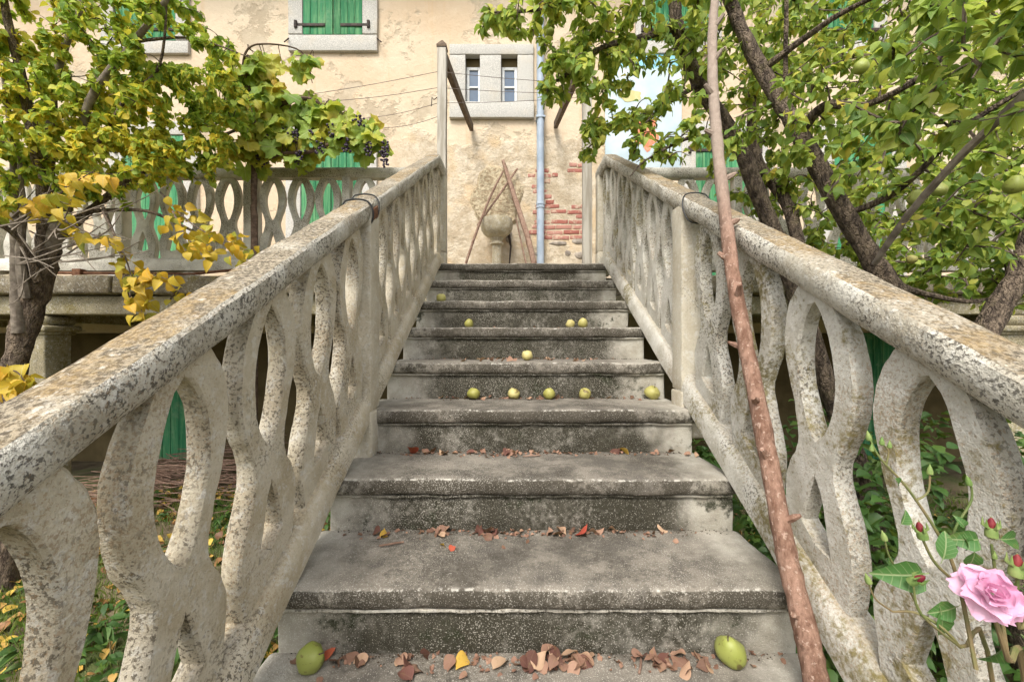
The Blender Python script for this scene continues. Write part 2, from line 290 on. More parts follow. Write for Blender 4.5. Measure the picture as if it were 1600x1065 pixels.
# ------------------------------------------------------------------ mesh helpers
class MB:
    def __init__(s): s.v = []; s.f = []
    def quadstrip(s, rings, cap=True, closed=True):
        o = len(s.v); n = len(rings[0])
        for r in rings: s.v.extend([tuple(p) for p in r])
        for i in range(len(rings) - 1):
            for j in range(n if closed else n - 1):
                a = o + i * n + j; b = o + i * n + (j + 1) % n; s.f.append((a, b, b + n, a + n))
        if cap and closed:
            s.f.append(tuple(o + j for j in reversed(range(n)))); e = o + (len(rings) - 1) * n; s.f.append(tuple(e + j for j in range(n)))
    def tube(s, pts, rad, n=6, rough=0.0):
        pts = [Vector(p) for p in pts]; rings = []; up = None
        for i, p in enumerate(pts):
            t = (pts[min(i + 1, len(pts) - 1)] - pts[max(i - 1, 0)]); t = t.normalized() if t.length > 1e-9 else Vector((0, 0, 1))
            if up is None:
                up = t.orthogonal().normalized()
            else:
                up = up - t * up.dot(t); up = up.normalized() if up.length > 1e-6 else t.orthogonal().normalized()
            b = t.cross(up); r = rad[i] if isinstance(rad, (list, tuple)) else rad; ring = []
            for j in range(n):
                a = 2 * math.pi * j / n; q = up * math.cos(a) + b * math.sin(a)
                rr = r * (1 + rough * mnoise.noise((p + q * r) * (1.1 / max(r, .004)))) if rough else r
                ring.append(p + q * rr)
            rings.append(ring)
        s.quadstrip(rings); return s
    def lathe(s, prof, c, n=16, sq=1.0):
        c = Vector(c); s.quadstrip([[c + Vector((r * math.cos(2 * math.pi * j / n), r * sq * math.sin(2 * math.pi * j / n), z)) for j in range(n)] for r, z in prof]); return s
    def rbox(s, x0, x1, y0, y1, z0, z1, r=.01, seg=.08, amp=.003, ns=9, fn=None, seed=0):
        lo = (x0, y0, z0); hi = (x1, y1, z1); ax = []
        for a, b in zip(lo, hi):
            L = b - a; q = min(r, L * .45); n = max(1, min(60, int(round((L - 2 * q) / seg))))
            ax.append([a, a + q * .35] + [a + q + (L - 2 * q) * i / n for i in range(n + 1)] + [b - q * .35, b])
        idx = {}
        def vid(i, j, k):
            key = (i, j, k)
            if key not in idx:
                p = Vector((ax[0][i], ax[1][j], ax[2][k])); q = Vector([min(max(p[t], lo[t] + min(r, (hi[t] - lo[t]) * .45)), hi[t] - min(r, (hi[t] - lo[t]) * .45)) for t in range(3)])
                d = p - q
                if d.length > 1e-9:
                    rr = min([min(r, (hi[t] - lo[t]) * .45) for t in range(3)]); dn = d.normalized(); p = q + Vector([dn[t] * min(r, (hi[t] - lo[t]) * .45) for t in range(3)])
                if amp: p = p + mnoise.noise_vector(p * ns + Vector((seed, seed * 1.7, 0))) * amp
                if fn: p = Vector(fn(p))
                idx[key] = len(s.v); s.v.append(tuple(p))
            return idx[key]
        n = [len(a) - 1 for a in ax]
        for i in range(n[0]):
            for j in range(n[1]):
                s.f.append((vid(i, j, 0), vid(i, j + 1, 0), vid(i + 1, j + 1, 0), vid(i + 1, j, 0))); s.f.append((vid(i, j, n[2]), vid(i + 1, j, n[2]), vid(i + 1, j + 1, n[2]), vid(i, j + 1, n[2])))
        for i in range(n[0]):
            for k in range(n[2]):
                s.f.append((vid(i, 0, k), vid(i + 1, 0, k), vid(i + 1, 0, k + 1), vid(i, 0, k + 1))); s.f.append((vid(i, n[1], k), vid(i, n[1], k + 1), vid(i + 1, n[1], k + 1), vid(i + 1, n[1], k)))
        for j in range(n[1]):
            for k in range(n[2]):
                s.f.append((vid(0, j, k), vid(0, j, k + 1), vid(0, j + 1, k + 1), vid(0, j + 1, k))); s.f.append((vid(n[0], j, k), vid(n[0], j + 1, k), vid(n[0], j + 1, k + 1), vid(n[0], j, k + 1)))
        return s
    def box(s, x0, x1, y0, y1, z0, z1):
        o = len(s.v); s.v += [(x, y, z) for x in (x0, x1) for y in (y0, y1) for z in (z0, z1)]
        s.f += [tuple(o + i for i in q) for q in ((0, 1, 3, 2), (4, 6, 7, 5), (0, 4, 5, 1), (2, 3, 7, 6), (0, 2, 6, 4), (1, 5, 7, 3))]; return s
    def mesh(s, name, mat, smooth=True, sharp=38):
        me = bpy.data.meshes.new(name); me.from_pydata(s.v, [], s.f); me.materials.append(mat)
        if smooth: me.polygons.foreach_set('use_smooth', [True] * len(me.polygons))
        me.update()
        if smooth and sharp: me.set_sharp_from_angle(angle=math.radians(sharp))
        return me
    def build(s, name, mat, parent=None, smooth=True): return link(name, s.mesh(name, mat, smooth), parent)
def link(name, me, parent=None):
    o = bpy.data.objects.new(name, me); col.objects.link(o)
    if parent: o.parent = parent
    return o
def tag(o, label, cat, group=None, kind=None):
    o['label'] = label; o['category'] = cat
    if group: o['group'] = group
    if kind: o['kind'] = kind
    return o
def thing(name, label, cat, loc=(0, 0, 0), group=None):
    # the empty stands at the thing's base; parts keep world coordinates through the inverse
    o = bpy.data.objects.new(name, None); col.objects.link(o); o.location = loc; o.empty_display_size = .1
    return tag(o, label, cat, group)
def own(part, parent):
    part.parent = parent; part.matrix_parent_inverse = Matrix.Translation(parent.location).inverted() if parent.type == 'EMPTY' else Matrix.Identity(4); return part
def smooth_path(pts, n=5):
    pts = [Vector(p) for p in pts]; out = []
    for i in range(len(pts) - 1):
        p0 = pts[max(i - 1, 0)]; p1 = pts[i]; p2 = pts[i + 1]; p3 = pts[min(i + 2, len(pts) - 1)]
        for k in range(n):
            t = k / n; out.append(.5 * ((2 * p1) + (p2 - p0) * t + (2 * p0 - 5 * p1 + 4 * p2 - p3) * t * t + (3 * p1 - p0 - 3 * p2 + p3) * t ** 3))
    out.append(pts[-1]); return out
def lerp_list(a, n):
    return [a[min(int(i / (n - 1) * (len(a) - 1)), len(a) - 2)] * (1 - f) + a[min(int(i / (n - 1) * (len(a) - 1)), len(a) - 2) + 1] * f
            for i in range(n) for f in [i / (n - 1) * (len(a) - 1) - min(int(i / (n - 1) * (len(a) - 1)), len(a) - 2)]]

# ------------------------------------------------------------------ ground
g = MB(); NX = 90
xs = [-60, -30, -15] + [-9 + i * .2 for i in range(91)] + [15, 30, 60]; ys = [-60, -30, -12] + [-5 + i * .2 for i in range(56)] + [9, 15, 30, 60]
def gz(x, y): return (mnoise.noise(Vector((x * .9, y * .9, 0))) * .035 + mnoise.noise(Vector((x * 3, y * 3, 4))) * .012) if abs(x) < 10 and y < YW else -.02
for y in ys: g.v += [(x, y, gz(x, y)) for x in xs]
for j in range(len(ys) - 1):
    for i in range(len(xs) - 1): a = j * len(xs) + i; g.f.append((a, a + 1, a + 1 + len(xs), a + len(xs)))
gr = g.build('ground', M['ground']); gr['kind'] = 'structure'

# ------------------------------------------------------------------ house
house = thing('house', 'old cream plastered house with green shutters behind the terrace', 'house', (0, YW, 0))
wx0, wx1, wz0, wz1 = XW(725), XW(811), ZW(166), ZW(86)
wall = MB(); ZTOP = E + 5.4
for a, b, c, d in ((-10, wx0, ZF - .4, ZTOP), (wx1, 10, ZF - .4, ZTOP), (wx0, wx1, ZF - .4, wz0), (wx0, wx1, wz1, ZTOP)): wall.box(a, b, YW, YW + .45, c, d)
wall = own(wall.build('wall', M['wall'], None, False), house)
own(MB().box(-10, 10, YW + .02, YW + .45, -.1, ZF - .41).build('lower_wall', M['plaster_shaded'], None, False), house)
own(MB().box(-10.5, 10.5, YW - .55, YW + 8, ZTOP + .01, ZTOP + .14).build('eaves', M['wood_dark'], None, False), house)
rf = MB(); rf.v += [(-10.6, YW - .7, ZTOP + .15), (10.6, YW - .7, ZTOP + .15), (10.6, YW + 4, ZTOP + 2), (-10.6, YW + 4, ZTOP + 2), (10.6, YW + 8.5, ZTOP + .15), (-10.6, YW + 8.5, ZTOP + .15)]; rf.f += [(0, 1, 2, 3), (3, 2, 4, 5), (0, 3, 5), (1, 4, 2), (0, 5, 4, 1)]
own(rf.build('roof', M['rooftile'], None, False), house)
own(MB().box(-10, 10, YW + 7.5, YW + 7.9, -.1, ZTOP).build('rear_wall', M['wall'], None, False), house)
for sx in (-1, 1): own(MB().box(*(sorted((sx * 9.99, sx * 9.6))), YW + .46, YW + 7.49, -.1, ZTOP).build('side_wall', M['wall'], None, False), house)
def stone(px0, px1, py0, py1, proud=.05, depth=.1):
    b = MB().rbox(XW(px0), XW(px1), YW - proud, YW - proud + depth, ZW(py1), ZW(py0), .008, .12, .004, 7)
    return own(b.build('surround_stone', M['granite']), house)
def shutter(px0, px1, z0, z1, strap_z, n=4, flip=False):
    x0, x1 = XW(px0), XW(px1)
    sh = own(MB().box(x0 + .01, x1 - .01, YW - .012, YW - .003, z0 + .01, z1 - .01).build('shutter', M['shutter'], None, False), house)
    wd = (x1 - x0) / n
    for i in range(n):
        pl = MB().rbox(x0 + i * wd + .002, x0 + (i + 1) * wd - .002, YW - .037 + R(-.003, .003), YW - .010, z0 + R(0, .004), z1, .004, .5, .001, 5)
        pl.build('plank', M['shutter'], sh)
    for z in strap_z:
        a, b = (x0 - .09, x1 - .10) if not flip else (x0 + .10, x1 + .09)
        st = MB().rbox(a, b, YW - .052, YW - .040, z - .02, z + .02, .004, .3, 0); e = a if not flip else b
        st.lathe([(0, z - .045), (.022, z - .045), (.022, z + .045), (0, z + .045)], (e, YW - .058, 0), 8)
        o = st.build('strap_hinge', M['iron'], sh)
# upper shuttered window above the terrace
for q in ((453, 475, -140, 57), (568, 591, -140, 57), (453, 591, 58.5, 83)): stone(*q)
shutter(475.5, 521.5, ZW(57), ZW(-140), [ZW(43), ZW(-100)], 4); shutter(522.5, 567.5, ZW(57), ZW(-140), [ZW(43), ZW(-100)], 4, True)
for px in (448, 592):
    own(MB().tube([P(px, 63, YW - .01), P(px + (3 if px < 500 else -3), 60, YW - .09), P(px + (-4 if px < 500 else 4), 66, YW - .1)], .008, 6).build('shutter_hook', M['iron']), house)
# shuttered terrace doors
zt, zb = ZW(214), ZF + .03
def terrace_door(p0, p1, p2, sw):
    stone(p0 - sw, p0, 214, 470); stone(p2, p2 + sw, 214, 470); stone(p0 - sw, p2 + sw, 192, 213)
    shutter(p0 + .5, p1 - .5, zb, zt, [ZW(237), ZW(420)], 4); shutter(p1 + .5, p2 - .5, zb, zt, [ZW(237), ZW(420)], 4, True)
terrace_door(472, 519, 567, 23); terrace_door(196, 243, 290, 22); terrace_door(1085, 1130, 1175, 22); terrace_door(1300, 1345, 1390, 22)
# upper side windows
def upper_window(p0, p1, p2, sw=20):
    stone(p0 - sw, p0, -140, 66); stone(p2, p2 + sw, -140, 66); stone(p0 - sw, p2 + sw, 67.5, 87)
    shutter(p0 + .5, p1 - .5, ZW(66), ZW(-140), [ZW(50)], 4); shutter(p1 + .5, p2 - .5, ZW(66), ZW(-140), [ZW(50)], 4, True)
upper_window(182, 230, 278); upper_window(1012, 1058, 1105); upper_window(1290, 1326, 1362)
# pair of slit windows
stone(703, 833.5, 72, 88, .04); stone(703, 727.5, 88.6, 161.8, .036); stone(750, 783, 88.6, 161.8, .036); stone(808.5, 833.5, 88.6, 161.8, .038); stone(703, 834, 162.4, 187, .06)
for a, b in ((728, 751), (783.5, 808.5)):
    x0, x1, z0, z1, t = XW(a), XW(b), ZW(163), ZW(100), .04; y = YW + .07
    fr = MB()
    for q in ((x0, x0 + t, z0, z1), (x1 - t, x1, z0, z1), (x0 + t, x1 - t, z1 - t, z1), (x0 + t, x1 - t, z0, z0 + t), (x0 + t, x1 - t, (z0 + z1) / 2 - .012, (z0 + z1) / 2 + .012)): fr.rbox(q[0], q[1], y, y + .05, q[2], q[3], .004, .3, 0)
    fo = own(fr.build('window_frame', M['pvc']), house)
    zm = (z0 + z1) / 2
    for u, v in ((z0 + t, zm - .012), (zm + .012, z1 - t)): MB().box(x0 + t, x1 - t, y + .02, y + .028, u, v).build('pane', M['glass'], fo, False)
own(MB().box(wx0, wx1, YW + .075, YW + .3, ZW(100) + .002, wz1).build('reveal_head', M['plaster_shaded'], None, False), house)
own(MB().box(wx0 - .1, wx1 + .1, YW + .38, YW + .42, wz0 - .1, wz1 + .1).build('window_back', M['glass'], None, False), house)
# bricks laid bare beside the downpipe
rnd = random.Random(5); bw, bh = .235, .062
rows = [(258, 1, [(889, 912)]), (266, 0, [(836, 858), (886, 914)]), (274, 1, [(824, 872)]), (283, 0, [(848, 860)]), (291, 1, [(830, 842)]), (299, 0, [(832, 860)]), (307, 1, [(850, 868)]), (315, 0, [(826, 866)]), (323, 1, [(836, 880), (892, 914)]), (331, 0, [(832, 916)]), (339, 1, [(836, 916)]), (347, 0, [(834, 916)]), (355, 1, [(830, 916)]), (363, 0, [(826, 916)]), (371, 1, [(850, 916)])]
for py, odd, spans in rows:
    for a, b in spans:
        x = XW(a); xe = XW(b); first = True
        while x < xe - .05:
            L = (bw * (.5 if odd else 1) if first else bw) * rnd.uniform(.9, 1.05); first = False; x1 = min(x + L, xe); zc = ZW(py) + rnd.uniform(-.006, .006)
            if rnd.random() < .14: x = x1; continue
            MB().rbox(x + .005, x1 - .005, YW - rnd.uniform(.002, .010), YW + .05, zc - bh / 2 + .004, zc + bh / 2 - .004, .008, .06, .006, 25, None, rnd.random() * 50).build('brick', M['brick'], wall); x = x1
for px, py, rx, rz in ((872, 380, .12, .035), (905, 377, .10, .04), (887, 396, .04, .04), (908, 399, .10, .05), (795, 370, .05, .09), (842, 396, .06, .03)):
    b = MB(); c = P(px, py, YW)
    rings = []
    for i in range(9):
        th = math.pi * i / 8; rings.append([c + Vector((rx * max(math.sin(th), .02) * math.cos(2 * math.pi * j / 12),   .02 * max(math.sin(th), .02) * math.sin(2 * math.pi * j / 12), rz * math.cos(th))) for j in range(12)])
    rings = [[p + mnoise.noise_vector(p * 14) * .014 for p in r] for r in rings]; b.quadstrip(rings)
    b.build('rubble_stone', M['rock'], wall)
# downpipe
xp = XW(844.5, YW - .1); dp = MB().tube([(xp, YW - .09, ZF - .3), (xp, YW - .09, ZW(325)), (xp, YW - .09, ZTOP)], .05, 16)
dpo = own(dp.build('downpipe', M['zinc']), house)
for z in (ZW(322), ZW(327)): MB().lathe([(.05, z - .02), (.058, z - .014), (.058, z + .014), (.05, z + .02)], (xp, YW - .09, 0), 16).build('collar', M['zinc'], dpo)
for z in (ZW(190), ZW(60)): MB().box(xp - .062, xp + .062, YW - .146, YW - .002, z - .012, z + .012).build('bracket', M['zinc'], dpo)
# painted board on the right
bd = thing('painted_board', 'pale blue painted board on the wall behind pear leaves', 'board', (XW(1005), YW, ZW(268)))
own(MB().rbox(XW(945), XW(1064), YW - .03, YW - .002, ZW(268), ZW(87), .006, .5, 0).build('panel', M['board']), bd)
def blob(px, py, rx, rz, mat, seed, lob=0, y=YW - .034):
    b = MB(); n = 28; c = P(px, py, YW); o = len(b.v); b.v.append((c.x, y, c.z))
    for j in range(n):
        a = 2 * math.pi * j / n; k = 1 + lob * math.cos(5 * a + seed) + .12 * mnoise.noise(Vector((math.cos(a) * 2, math.sin(a) * 2, seed)))
        b.v.append((c.x + rx * k * math.cos(a), y, c.z + rz * k * math.sin(a)))
    b.f += [(0, 1 + j, 1 + (j + 1) % n) for j in range(n)]; return own(b.build('paint_patch', mat, None, False), bd)
blob(1010, 212, .15, .2, M['paint_orange'], 1.3, .18); blob(984, 152, .15, .08, M['paint_yellow'], 3.1, .12)

# ------------------------------------------------------------------ terrace
ter = thing('terrace', 'raised stone terrace on columns with dark mossy edge slabs', 'terrace', (0, YT, 0))
def tp(o): return own(o, ter)
tp(MB().box(-9, 9, YT - .02, YW - .003, ZF - .14, ZF - .004).build('floor_slab', M['slab_dark'], None, False))
x = -9.0; i = 0
while x < 9:
    L = 1.15 + .25 * math.sin(i * 2.3)
    if not (x + L > XL - .15 and x < XR + .12): tp(MB().rbox(x + .006, x + L - .006, YT - .14, YT + .06, ZF - .145, ZF + .004, .025, .07, .012, 8, None, i).build('edge_stone', M['slab_dark']))
    x += L; i += 1
for a, b in ((-9, XSL - .05), (XSR + .05, 9)):
    tp(MB().rbox(a, b, YT - .06, YT + .14, E + .21, ZF - .15, .012, .2, .006, 4).build('front_beam', M['beam']))
for px in (72, -420, 1560, 2050):
    cx = XW(px, YT + .05); cy = YT + .05
    cb = MB().rbox(cx - .105, cx + .105, cy - .105, cy + .105, -.05, E + .06, .014, .15, .006, 6); c = tp(cb.build('column', M['beam']))
    cp = MB().rbox(cx - .15, cx + .15, cy - .15, cy + .15, E + .075, E + .125, .018, .06, .004, 6); cp.rbox(cx - .125, cx + .125, cy - .125, cy + .125, E + .05, E + .08, .012, .06, .002)
    cp.rbox(cx - .13, cx + .13, cy - .13, cy + .13, E + .12, E + .208, .04, .06, .004, 6)
    cp.build('capital', M['beam'], c)
# cross beams under the floor
for X in (-7, -4.6, -2.4, 2.6, 4.8, 7): tp(MB().box(X - .08, X + .08, YT + .15, YW + .01, ZF - .32, ZF - .143).build('joist', M['beam'], None, False))
# green cellar doors under the terrace
for n_, (px0, px1) in enumerate(((232, 296), (1345, 1420))):
    t = thing('cellar_door', ('dark green plank door under the left half of the terrace', 'dark green plank door under the right half of the terrace')[n_], 'door', (XW(px0), YW, 0)); nn = 5
    for i in range(nn):
        a = XW(px0) + (XW(px1) - XW(px0)) * i / nn; b = a + (XW(px1) - XW(px0)) / nn
        own(MB().rbox(a + .003, b - .003, YW - .04, YW - .005, .03, 1.75, .004, .5, .001).build('plank', M['shutter']), t)
    own(MB().rbox(XW(px1) + .002, XW(px1) + .09, YW - .05, YW - .004, .0, 1.82, .008, .3, .003).build('door_post', M['granite']), t)

# ------------------------------------------------------------------ baluster shape
def prof(v):
    """outer half width, inner half width (0 = solid) of the double-lens baluster, v 0..1 from foot to head"""
    def lens(t, a, b, k=.8): # pointed lens between a and b
        if t <= a or t >= b: return 0.0
        q = (t - a) / (b - a); return max(0.0, math.sin(math.pi * q)) ** k
    pts = [(0, .84), (.06, .90), (.15, .98), (.20, .97), (.27, .84), (.34, .64), (.40, .53), (.45, .53), (.52, .66), (.60, .85), (.68, .96), (.75, 1.0), (.82, .96), (.89, .83), (.95, .64), (1.0, .46)]
    for i in range(len(pts) - 1):
        if pts[i][0] <= v <= pts[i + 1][0]:
            q = (v - pts[i][0]) / (pts[i + 1][0] - pts[i][0]); q = q * q * (3 - 2 * q) * .35 + q * .65; o = pts[i][1] + (pts[i + 1][1] - pts[i][1]) * q; break
    inn = .50 * lens(v, .465, .955, .70) + (.42 * min(1, (v - .09) / .02 if v > .09 else 0) * max(0, (.33 - v) / .24) ** .75 if .09 < v < .33 else 0)
    return o, inn
def baluster_mesh(name, hw, ht, th, mat, shear, seed=0, edge=.005):
    b = MB(); vv = sorted(set([i / 44 for i in range(45)] + [.476, .482, .49, .958, .962, .0905, .098, .107, .322, .327]))
    for sgn in (-1, 1):
        rings = []
        for v in vv:
            o, i = prof(v); o *= hw; i *= hw; z = v * ht
            co = edge; ci = min(edge, i * .6); h = th / 2; ring2 = [(i, -h + ci), (i + ci, -h), (o - co, -h), (o, -h + co), (o, h - co), (o - co, h), (i + ci, h), (i, h - ci)]
            ring = []
            for u, t in ring2:
                p = Vector((t, u * sgn, z + u * sgn * shear)); p += mnoise.noise_vector(Vector((p.x * 11 + seed, p.y * 11, p.z * 11))) * .0028; p += mnoise.noise_vector(Vector((p.x * 40 + seed, p.y * 40, p.z * 40))) * .0008
                if i < 1e-6 and u < 1e-6: p.y = 0; p.z = z
                ring.append(p)
            if sgn < 0: ring.reverse()
            rings.append(ring)
        b.quadstrip(rings)
    return b.mesh(name, mat)
RAIL = [(.013, -.076), (.001, -.060), (-.003, -.035), (-.002, -.008), (.004, .0), (.026, .003), (.048, .004), (.070, .003), (.090, .0), (.096, -.008), (.097, -.05), (.092, -.062), (.080, -.076)]
FOOT = [(.0, 0), (-.001, .06), (.012, .094), (.024, .103), (.070, .103), (.085, .092), (.096, .06), (.095, 0)]
def extrude_y(profile, y0, y1, fn, seg=.035, amp=.003, seed=0):
    b = MB(); n = max(2, int(abs(y1 - y0) / seg)); rings = []
    for i in range(n + 1):
        y = y0 + (y1 - y0) * i / n; ring = []
        for px, pz in profile:
            p = Vector(fn(px, y, pz)); p += mnoise.noise_vector(p * 7 + Vector((seed, 0, 0))) * amp * .9 + mnoise.noise_vector(p * 31 + Vector((seed, 0, 0))) * amp * .55; ring.append(p)
        rings.append(ring)
    b.quadstrip(rings); return b
DTOP = 3.09                                              # where the slope turns level
TOPZ, LOWZ, FTZ = -.364, -.438, -1.185
def stair_balustrade(side, label, newel_y, bal_ys_low, bal_ys_up, mat):
    X = XL if side < 0 else XR
    t = thing('stair_balustrade', label, 'balustrade', (X, newel_y, 0), 'balustrades of the stair')
    slope = lambda base: (lambda px, y, pz: (X + side * px, y, E + base + S * y + pz))
    levz = lambda base: (lambda px, y, pz: (X + side * px, y, E + base + S * DTOP + pz))
    YB = -.68
    for (a, b, sd) in ((YB, newel_y - .012, 1), (newel_y - .004, DTOP - .004, 2)):
        own(extrude_y(RAIL, a, b, slope(TOPZ), .03, .0032, sd * 7 + side).build('handrail', M['rail']), t)
        own(extrude_y(FOOT, a, b, slope(FTZ), .03, .0032, sd * 5 + side).build('foot_rail', mat), t)
    own(extrude_y(RAIL, DTOP, YT + .05, levz(TOPZ), .03, .003, 3).build('handrail', M['rail']), t)
    own(extrude_y(FOOT, DTOP, YT + .05, levz(FTZ), .03, .003, 4).build('foot_rail', mat), t)
    xc = X + side * .047; ht = LOWZ - (FTZ + .100) + .006
    me = [baluster_mesh('baluster_low',   .113, ht, .044, mat, S, i * 13 + side) for i in range(3)]
    me2 = [baluster_mesh('baluster_up', .100, ht, .042, mat, S, i * 17 + side) for i in range(2)]
    me3 = baluster_mesh('baluster_level', .08, ht, .042, mat, 0, 3)
    for i, y in enumerate(bal_ys_low):
        o = own(link('baluster', me[i % 3]), t); o.location = (xc, y, E + FTZ + .100 + S * y)
    for i, y in enumerate(bal_ys_up):
        o = own(link('baluster', me2[i % 2]), t); o.location = (xc, y, E + FTZ + .100 + S * y)
    o = own(link('baluster', me3), t); o.location = (xc, DTOP + .10, E + FTZ + .1 + S * DTOP)
    # newel
    for y, w in ((newel_y, .052), (YB + .06, .055), (YT - .01, .05)):
        yy = min(y, DTOP)
        zt_ = E + LOWZ + S * yy + .02; zb_ = E + FTZ + S * yy - (.16 if y < 2 else .02) if y > 0 else 0
        own(MB().rbox(xc - .049, xc + .049, y - w, y + w, zb_ + .17, zt_, .007, .06, .002, 9, None, y).build('newel_post', M['newel']), t)
        own(MB().rbox(xc - .053, xc + .053, y - w - .008, y + w + .008, zb_ - .02 if y > 0 else -.05, zb_ + .168, .012, .06, .004, 9, None, y + 3).build('newel_base', M['newel']), t)
    return t
stair_balustrade(-1, 'lichen covered concrete balustrade on the left side of the stairs', 1.615, [1.455, 1.215, .965, .71, .455, .205, -.045, -.295, -.54], [1.79, 2.01, 2.23, 2.45, 2.67, 2.89], M['baluster_l'])
stair_balustrade(1, 'mossy concrete balustrade on the right side of the stairs', 1.725, [1.51, 1.245, .975, .71, .45, .19, -.07, -.33, -.55], [1.895, 2.105, 2.315, 2.525, 2.735, 2.94], M['baluster_r'])
def terrace_balustrade(label, x_in, sgn, posts, bals):
    t = thing('terrace_balustrade', label, 'balustrade', (x_in, YT, ZF), 'balustrades of the terrace')
    zt_ = E + TOPZ + S * DTOP; zf = E + FTZ + S * DTOP
    prof2 = [(p[0] - .047, p[1]) for p in RAIL]; foot2 = [(p[0] - .047, p[1]) for p in FOOT]
    xa = x_in
    for xb in posts + [sgn * 7.6]:
        for pr, z, n_ in ((prof2, zt_, 'handrail'), (foot2, zf, 'foot_rail')):
            own(extrude_y(pr, xa, xb - sgn * .003, lambda px, y, pz, z=z: (y, YT + px, z + pz), .05, .003, xb).build(n_, M['terrace_rail']), t)
        xa = xb
    ht = LOWZ - (FTZ + .1) + .006
    ms = [baluster_mesh('baluster_terrace', .103, ht, .045, M['terrace_rail'], 0, i * 9) for i in range(3)]
    for i, bx in enumerate(bals):
        o = own(link('baluster', ms[i % 3]), t); o.location = (bx, YT, zf + .1); o.rotation_euler = (0, 0, math.pi / 2)
    for i, px in enumerate(posts): own(MB().rbox(px - (.052 if i % 2 else .03), px + (.052 if i % 2 else .03), YT - .045, YT + .045, ZF + .01, zt_ - .07, .008, .1, .003, 8, None, i).build('post', M['terrace_rail']), t)
    return t
k_ = YT / F
tl = [(427 - 800) * k_, (471 - 800) * k_, (513 - 800) * k_, (571 - 800) * k_, (614 - 800) * k_, -.77]
pl = [(543 - 800) * k_, (395 - 800) * k_]
x = pl[-1] - .06; n_ = 0
while x > -7.4:
    for j in range(4): tl.append(x - .13 - j * .226)
    x -= 4 * .226 + .06; pl.append(x - .02); x -= .06
terrace_balustrade('pale double lens balustrade along the terrace left of the stairs', XL - .10, -1, pl, tl)
tr_, pr_ = [], []; x = XR + .16
while x < 7.3:
    for j in range(4): tr_.append(x + .11 + j * .226)
    x += 4 * .226 + .06; pr_.append(x); x += .05
terrace_balustrade('pale double lens balustrade along the terrace right of the stairs', XR + .10, 1, pr_, tr_)
pipe = thing('rusty_pipe', 'thin rusty pipe running under the left terrace balustrade', 'pipe', (XW(80, YT), YT - .02, ZF + .02))
own(MB().tube([P(30, 426, YT - .06), P(200, 427, YT - .06), P(300, 428, YT - .06), P(372, 421, YT - .06)], .011, 8).build('tube', M['rust']), pipe)
own(MB().rbox(XW(130, YT), XW(143, YT), YT - .09, YT - .03, ZF - .005, ZF + .06, .004, .05, .002).build('foot_block', M['rust']), pipe)

# ------------------------------------------------------------------ stairs
st = thing('staircase', 'straight flight of stained concrete steps rising to the terrace', 'staircase', (0, 0, 0))
for k in range(-4, 9):
    y0, z = dk(k), zk(k); last = k == 8
    rs = own(MB().rbox(XSL, XSR, y0 + .016, y0 + .30, z - H - .012, z - .052, .006, .05, .0035, 8, None, k).build('riser_block', M['riser']), st)
    tb = MB().rbox(XSL - .03 + R(-.006, .006), XSR + .02 + R(-.006, .006), y0 - .004, (y0 + .33) if not last else YT + .4, z - .056, z, .019, .022, .0045, 7, lambda p: p + mnoise.noise_vector(p * 34) * .0022 + mnoise.noise_vector(p * 80) * .0012, k * 3)
    tb.build('tread', M['tread'], rs)
    fl = MB().rbox(XSL + .004, XSR - .004, y0 + .006, y0 + .05, z - .0635, z - .0545, .003, .02, .004, 25, None, k); fl.build('mortar_line', M['terrace_rail'] if k == 1 else M['riser'], rs)
core = MB(); pr = []
for X in (XSL + .06, XSR - .06): pr.append([(X, -.3, -.05), (X, 3.1, E + FTZ + S * 3.1 - .40), (X, 3.1, E + FTZ + S * 3.1 - .20), (X, -.3, E + FTZ + S * -.3 - .2)])
core.quadstrip(pr); own(core.build('carriage', M['beam'], None, False), st)

# ------------------------------------------------------------------ trellis posts, beams, wires
def trellis(px, label, endpx, endpy):
    d = YT + .02; a = P(px, 72, d); t = thing('trellis_post', label, 'post', (a.x, d, ZF + .08), 'trellis posts at the head of the stairs')
    own(MB().rbox(a.x - .036, a.x + .036, d - .036, d + .036, ZF + .0, a.z - .03, .006, .2, .004, 4).build('post', M['wood_grey']), t)
    cp = MB(); cp.quadstrip([[(a.x + sx * .04, d + sy * .04, a.z - .029) for sx, sy in ((-1, -1), (1, -1), (1, 1), (-1, 1))], [(a.x + sx * .04, d + sy * .04, a.z - .01) for sx, sy in ((-1, -1), (1, -1), (1, 1), (-1, 1))], [(a.x + sx * .004, d + sy * .004, a.z + .045) for sx, sy in ((-1, -1), (1, -1), (1, 1), (-1, 1))]])
    own(cp.build('post_cap', M['wood_dark'], None, False), t)
    b = P(endpx, endpy, YW - .04); s0 = Vector((a.x, d + .037, a.z - .05)); n = 8; rings = []
    for i in range(n + 1):
        q = s0.lerp(b, i / n); rings.append([q + Vector((sx * .024, 0, sz * .045)) for sx, sz in ((-1, -1), (1, -1), (1, 1), (-1, 1))])
    bb = MB(); bb.quadstrip(rings); own(bb.build('tie_beam', M['wood_dark'], None, False), t)
    return t, a
tL, aL = trellis(691, 'grey weathered wooden post at the stair head left, wired to the vine', 737, 200)
tR, aR = trellis(917, 'grey weathered wooden post at the stair head right, behind pear leaves', 868, 196)
